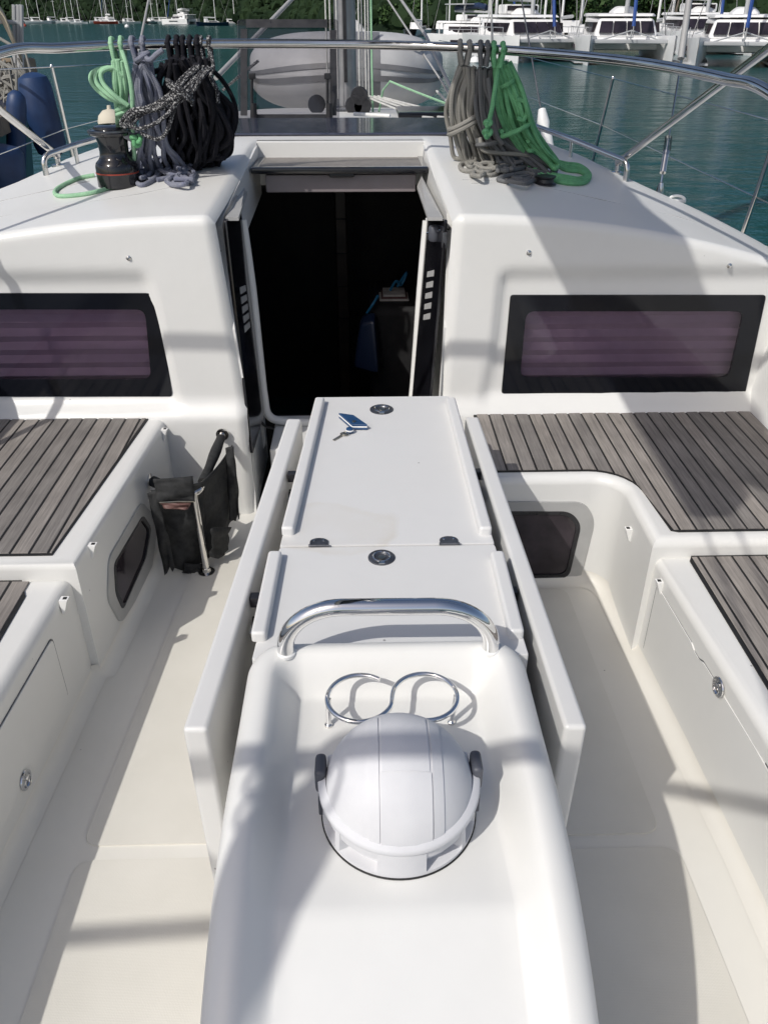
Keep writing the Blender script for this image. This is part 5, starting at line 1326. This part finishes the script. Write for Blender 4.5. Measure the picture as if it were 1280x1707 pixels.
catamaran(880, 66, face(880)+.35, .84, 'white catamaran behind the bright green rope', bag='boat_white', fly=True, fend=2)
catamaran(1040, 64, face(1040)+.12, .86, 'white catamaran right of the green rope, bows towards us', bag='boat_white', fend=3)
catamaran(1172, 82, face(1172)+.25, .9, 'white catamaran with a tall flybridge beyond the others', bag='sail_cream', fly=True)
catamaran(1240, 62, face(1240)+.05, .84, 'white catamaran at the right edge under the strut', bag='boat_white', fend=3)
catamaran(806, 84, face(806)+.8, .7, 'smaller catamaran with dark awning behind the beige and charcoal ropes', bag='hull_navy', fly=True)
catamaran(300, 420, 2.6, 1.15, 'far white catamaran above the black rope on the left', bag='boat_white', fly=True, group='catamarans in the mooring field')
catamaran(178, 620, 2.4, .9, 'distant white catamaran behind the red sailing boat', group='catamarans in the mooring field')
def motorboat(px, D, rz, label, m='boat_white'):
    c, d = place(px, D); M = tf(c, rz); o = thing('motor_boat', c, label, 'motorboat', 'motor boats near the shore')
    T(grid('hull', hull_rows(9, 3, 1.2, .3, sheer=.25), m, o, angle=50), M)
    T(hexa('cabin', [(-2, -1.1, 1.2), (2, -1.0, 1.2), (2, 1.0, 1.2), (-2, 1.1, 1.2), (-1.9, -.9, 2.4), (.8, -.8, 2.4), (.8, .8, 2.4), (-1.9, .9, 2.4)], 'boat_white', o, .1), M)
    for s in (-1, 1): T(box('cabin_window', (-1.6, s*1.03-.04, 1.6), (.9, s*1.03+.04, 2.1), 'tinted', o), M)
    T(box('hardtop', (-2.4, -1.0, 3.2), (.3, 1.0, 3.3), 'boat_white', o, .04), M)
    for x in (-2.2, .1): T(tube('hardtop_post', [(x, .9, 2.3), (x, .9, 3.2)], .05, 'boat_white', o, 5), M)
motorboat(738, 175, 2.9, 'white motor boat just right of the dinghy bow'); motorboat(686, 185, .3, 'cream workboat on the far shore right of the mast', 'sail_cream')
def buoy(px, D, r_, m, label):
    c, d = place(px, D); o = lathe('mooring_buoy', [(.0005, -r_*.9), (r_*.7, -r_*.6), (r_, 0), (r_*.8, r_*.55), (r_*.4, r_*.8), (r_*.12, r_*.86), (r_*.12, r_*1.15), (.0005, r_*1.15)], c+Vector((0, 0, r_*.25)), m, None, 16); tag(o, label, 'buoy', 'mooring buoys')
buoy(795, 60, .36, 'boat_white', 'white mooring buoy between the beige and charcoal ropes'); buoy(731, 62, .34, 'boat_white', 'white mooring buoy at the dinghy bow')
buoy(210, 300, .7, 'boat_white', 'tiny white buoy under the far moored boats'); buoy(39, 340, .7, 'hull_red', 'tiny red buoy at the left by the cream awning')
# shore and hills
def shoreD(az):                    # az in degrees, right positive
    if az < -6: return lerp(760, 330, sstep(-13, -6, az))
    return lerp(330, 172, sstep(-6, 3, az)) if az < 3 else lerp(172, 135, sstep(3, 14, az))
rows = []
for i in range(121):
    az = -46+92*i/120; d = Vector((math.sin(R(az)), math.cos(R(az)), 0)); D0 = shoreD(az); row = []
    for k, (dd, hgt) in enumerate(((-1, -1.5), (0, .4), (8, 2), (25, 7), (60, 20), (130, 52), (260, 105), (480, 165), (800, 200))):
        p = d*(D0+dd); nz = 1+.35*math.sin(az*.31+dd*.01)+.2*math.sin(az*.83+2)
        row.append(Vector((p.x, p.y, waterz(p.x)+hgt*(nz if k > 2 else 1))))
    rows.append(row)
hill = grid('hillside', rows, 'hill_ground', None, angle=180); tag(hill, kind='structure'); hill['label'] = 'dark wooded hillside round the bay'
def clumps(name, n, gen, mat, parent=None):
    bm = bmesh.new(); bmesh.ops.create_icosphere(bm, subdivisions=1, radius=1); bv = [v.co.copy() for v in bm.verts]; bf = [tuple(v.index for v in f.verts) for f in bm.faces]; bm.free()
    V = []; F = []
    for _ in range(n):
        c, s, sz = gen(); o = len(V); a = random.uniform(0, 6.3)
        for v in bv:
            q = v*random.uniform(.65, 1.25); V.append(c+Vector((q.x*math.cos(a)-q.y*math.sin(a), q.x*math.sin(a)+q.y*math.cos(a), q.z*sz))*s)
        F += [tuple(i+o for i in f) for f in bf]
    return mk(name, V, F, mat, parent, angle=10)
def g_far():
    az = random.uniform(-34, 34); d = Vector((math.sin(R(az)), math.cos(R(az)), 0)); dd = random.random()**1.6*110; D = shoreD(az)+3+dd; p = d*D
    hgt = 2+dd*.33; return Vector((p.x, p.y, waterz(p.x)+hgt)), random.uniform(1.0, 2.6)*(.7+D/900), random.uniform(.7, 1.2)
ff = clumps('hillside_forest', 6500, g_far, 'foliage_far'); tag(ff, 'dense dark forest covering the far shore', 'forest', kind='stuff')
# leafy trees right behind the catamarans
def tree(px, D, h, rw, label, seed):
    rnd = random.Random(seed); c, d = place(px, D); c.z += .6; o = thing('shore_tree', c, label, 'tree', 'trees along the quay')
    tp_ = c+Vector((rnd.uniform(-.5, .5), 0, h*.55))
    tubes('trunk', [[c, c.lerp(tp_, .5)+Vector((rnd.uniform(-.3, .3), 0, 0)), tp_]]+[[c.lerp(tp_, .6), tp_+Vector((rnd.uniform(-1, 1)*rw*.5, rnd.uniform(-1, 1)*rw*.5, h*.2))] for _ in range(4)], .16, 'bark', o, 6)
    V = []; F = []
    for k in range(900):
        u = Vector((rnd.gauss(0, 1), rnd.gauss(0, 1), rnd.gauss(0, 1))).normalized()*rnd.random()**.4; lob = 1+.25*math.sin(5*math.atan2(u.y, u.x)+seed)+.2*math.sin(7*u.z+seed)
        p = c+Vector((u.x*rw*lob, u.y*rw*lob, h*.62+u.z*h*.40*lob)); s = rnd.uniform(.25, .55); a = Vector((rnd.gauss(0, 1), rnd.gauss(0, 1), rnd.gauss(0, 1))).normalized()*s; b = a.orthogonal().normalized()*s*.6; i = len(V)
        V += [p-a, p+b, p+a, p-b]; F.append((i, i+1, i+2, i+3))
    mk('crown', V, F, 'foliage_near', o, angle=5)
def palm(px, D, h, label, seed):
    rnd = random.Random(seed); c, d = place(px, D); c.z += .6; o = thing('palm_tree', c, label, 'palm', 'palms on the shore'); tp_ = c+Vector((.4, 0, h))
    tube('trunk', [c, c+Vector((.0, 0, h*.5)), tp_], lambda t: .2-.08*t, 'bark', o, 7)
    for k in range(13):
        a = math.tau*k/13+rnd.uniform(-.2, .2); L = rnd.uniform(2.2, 3.0); el = rnd.uniform(-.2, .8); V = []; F = []
        for i in range(7):
            t = i/6; p = tp_+Vector((math.cos(a)*L*t, math.sin(a)*L*t, L*(el*t-1.0*t*t)*.7)); sd = Vector((-math.sin(a), math.cos(a), 0)); wv = .38*math.sin(math.pi*min(t*.9+.1, 1))
            V += [p+sd*wv+Vector((0, 0, -.25*wv)), p, p-sd*wv+Vector((0, 0, -.25*wv))]
        for i in range(6): F += [(3*i, 3*i+1, 3*i+4, 3*i+3), (3*i+1, 3*i+2, 3*i+5, 3*i+4)]
        mk('frond', V, F, 'foliage_near', o, angle=60)
for k, (px, D, h) in enumerate(((945, 135, 6.5), (972, 140, 5.5), (990, 128, 4.5), (830, 160, 6), (852, 165, 5), (1090, 140, 6.5), (1125, 138, 7.5), (760, 190, 5), (700, 178, 4.5), (655, 180, 4), (1185, 150, 8), (1260, 150, 8))):
    tree(px, D, h, h*.55, ('leafy green tree standing %s' % ('left of the middle catamaran', 'behind the middle catamaran bows', 'low behind the middle catamaran', 'behind the beige rope catamaran', 'behind the green rope catamaran mast', 'right of the middle catamaran', 'between the middle and tall flybridge catamarans', 'on the shore right of the dinghy', 'on the shore above the dinghy tube', 'on the shore close right of the mast', 'behind the tall flybridge catamaran', 'behind the rightmost catamaran')[k]), 40+k)
for k, (px, D, h, w_) in enumerate(((918, 132, 5.5, 'palm standing between the green rope and the middle catamaran'), (1125, 130, 6.0, 'palm standing right of the middle catamaran'), (1150, 135, 5.0, 'palm standing beside the dark shroud sleeve'))): palm(px, D, h, w_, 70+k)
# houses on the slope
def house(px, D, hgt, wd, label):
    c, d = place(px, D); c.z += hgt; M = tf(c, -math.atan2(d.x, d.y)); o = thing('hillside_house', c, label, 'house', 'houses on the hillside'); W = wd
    T(box('wall', (-W/2, -W*.3, -2), (W/2, W*.3, 2.6), 'house_wall', o), M)
    T(hexa('roof', [(-W*.56, -W*.38, 2.6), (W*.56, -W*.38, 2.6), (W*.56, W*.38, 2.6), (-W*.56, W*.38, 2.6), (-W*.3, -.1, 4.2), (W*.3, -.1, 4.2), (W*.3, .1, 4.2), (-W*.3, .1, 4.2)], 'house_roof', o), M)
    for k in range(3): T(box('window', (-W*.38+k*W*.29, -W*.3-.06, .5), (-W*.38+k*W*.29+W*.17, -W*.3+.02, 1.9), 'tinted', o), M)
for px, D, hg, wd, lb in ((345, 690, 6, 11, 'small pale house above the black rope on the far shore'), (372, 590, 5, 10, 'small pale house left of the open hatch'), (640, 300, 4.6, 7, 'pale house on the slope right of the mast'), (708, 250, 5, 6, 'white house high on the slope above the dinghy'), (660, 300, 8, 6, 'small house at the top edge right of the mast')): house(px, D, hg, wd, lb)
# quay behind the catamarans
c0, d0 = place(860, 94); c1_, d1 = place(1330, 94)
qd = (c1_-c0).normalized(); qn = Vector((-qd.y, qd.x, 0))
q = hexa('quay', [c0+Vector((0, 0, -1.5)), c1_+Vector((0, 0, -1.5)), c1_+qn*4+Vector((0, 0, -1.5)), c0+qn*4+Vector((0, 0, -1.5)), c0+Vector((0, 0, .9)), c1_+Vector((0, 0, .9)), c1_+qn*4+Vector((0, 0, .9)), c0+qn*4+Vector((0, 0, .9))], 'timber', None, .05); tag(q, 'low timber quay behind the catamarans', kind='structure')

# ---- neighbouring old boat on the left with blue fenders
ob = thing('old_boat', Vector((-4.6, 9.3, waterz(-4.6))), 'weathered old boat at the left edge with a cream awning and clutter', 'boat')
P0 = PY(48, 150, 9.6)
st = [PY(50, 135, 9.8), PY(38, 170, 9.2), PY(15, 195, 8.4), PY(-30, 215, 7.4), PY(-120, 240, 6.2)]
rows = []
for p in cat(st, 6): rows.append([p+Vector((-.9, .3, .02)), p+Vector((-.02, 0, .05)), p+Vector((.03, 0, 0)), p+Vector((.03, 0, -.10)), p+Vector((-.05, 0, -.14)), Vector((p.x-.35, p.y, waterz(p.x)-.3))])
grid('hull', rows, 'hull_navy', ob)
rl_ = [[p+Vector((-.06, 0, .06)), p+Vector((.05, 0, .05)), p+Vector((.06, 0, -.09)), p+Vector((-.02, 0, -.11))] for p in cat(st, 6)]
grid('rub_rail', rl_, 'hull_rust', ob)
box('wheelhouse_side', PY(-90, 190, 9.3), PY(28, 100, 9.9)+Vector((0, .6, 0)), 'timber', ob, .03)
rw = []
for k in range(9):
    y = lerp(9.0, 10.6, k/8); zz = .05*math.sin(k*1.7); l = PY(-80, 60, y); r_ = PY(37, 95, y); rw.append([l.lerp(r_, j/8)+Vector((0, 0, .55*math.sin(math.pi*.5*(1-(j/8)**3))+zz+.03*math.sin(j*2+k))) for j in range(9)])
aw = grid('awning', rw, 'tan_canvas', ob); aw.modifiers.new('t', 'SOLIDIFY').thickness = .015
for px in (26, 33, 38): tube('awning_or_shade_pole', [PY(px, 160, 9.6), PY(px-2, 8, 9.6)], .022, 'boat_grey', ob, 6)
tube('top_rail', [PY(-40, 34, 9.5), PY(34, 38, 9.6)], .02, 'boat_grey', ob, 6)
cl_ = []
rnd = random.Random(3)
for k in range(26):
    x0 = rnd.uniform(-5, 40); y0 = rnd.uniform(95, 165); p = PY(x0, y0, rnd.uniform(8.8, 9.5)); cl_.append(cat([p, p+Vector((rnd.uniform(-.15, .15), 0, rnd.uniform(-.3, -.1))), p+Vector((rnd.uniform(-.2, .2), .1, rnd.uniform(-.5, -.2)))], 5))
tubes('hanging_lines', cl_, .012, 'rope_beige', ob, 5)
tubes('net_heap', [cat([PY(rnd.uniform(0, 40), rnd.uniform(128, 160), rnd.uniform(8.9, 9.4)) for _ in range(6)], 6) for _ in range(14)], .02, 'rope_beige', ob, 5)
def fender(pa, pb, y, r_, label):
    a, b = PY(*pa, y), PY(*pb, y); d = (b-a); L = d.length; d.normalize(); Mz = d.to_track_quat('Z', 'Y').to_matrix(); o = thing('fender', b, label, 'fender', 'blue fenders on the old boat')
    lathe('body', [(.0005, 0), (r_*.4, .01*L), (r_*.85, .06*L), (r_, .16*L), (r_, .84*L), (r_*.85, .94*L), (r_*.45, .985*L), (.0005, L)], a, 'fender_blue', o, 24, Mz)
    tube('lanyard', [a, a-d*.15, a-d*.2+Vector((-.3, .1, .1))], .014, 'rope_beige', o, 6)
fender((52, 120), (90, 262), 8.6, .15, 'large sunlit blue fender tilting out from the old boat'); fender((28, 150), (28, 300), 8.2, .085, 'dark blue fender hanging close against the old boat'); fender((-5, 240), (8, 330), 7.4, .20, 'blue fender low in the left corner against the old boat')
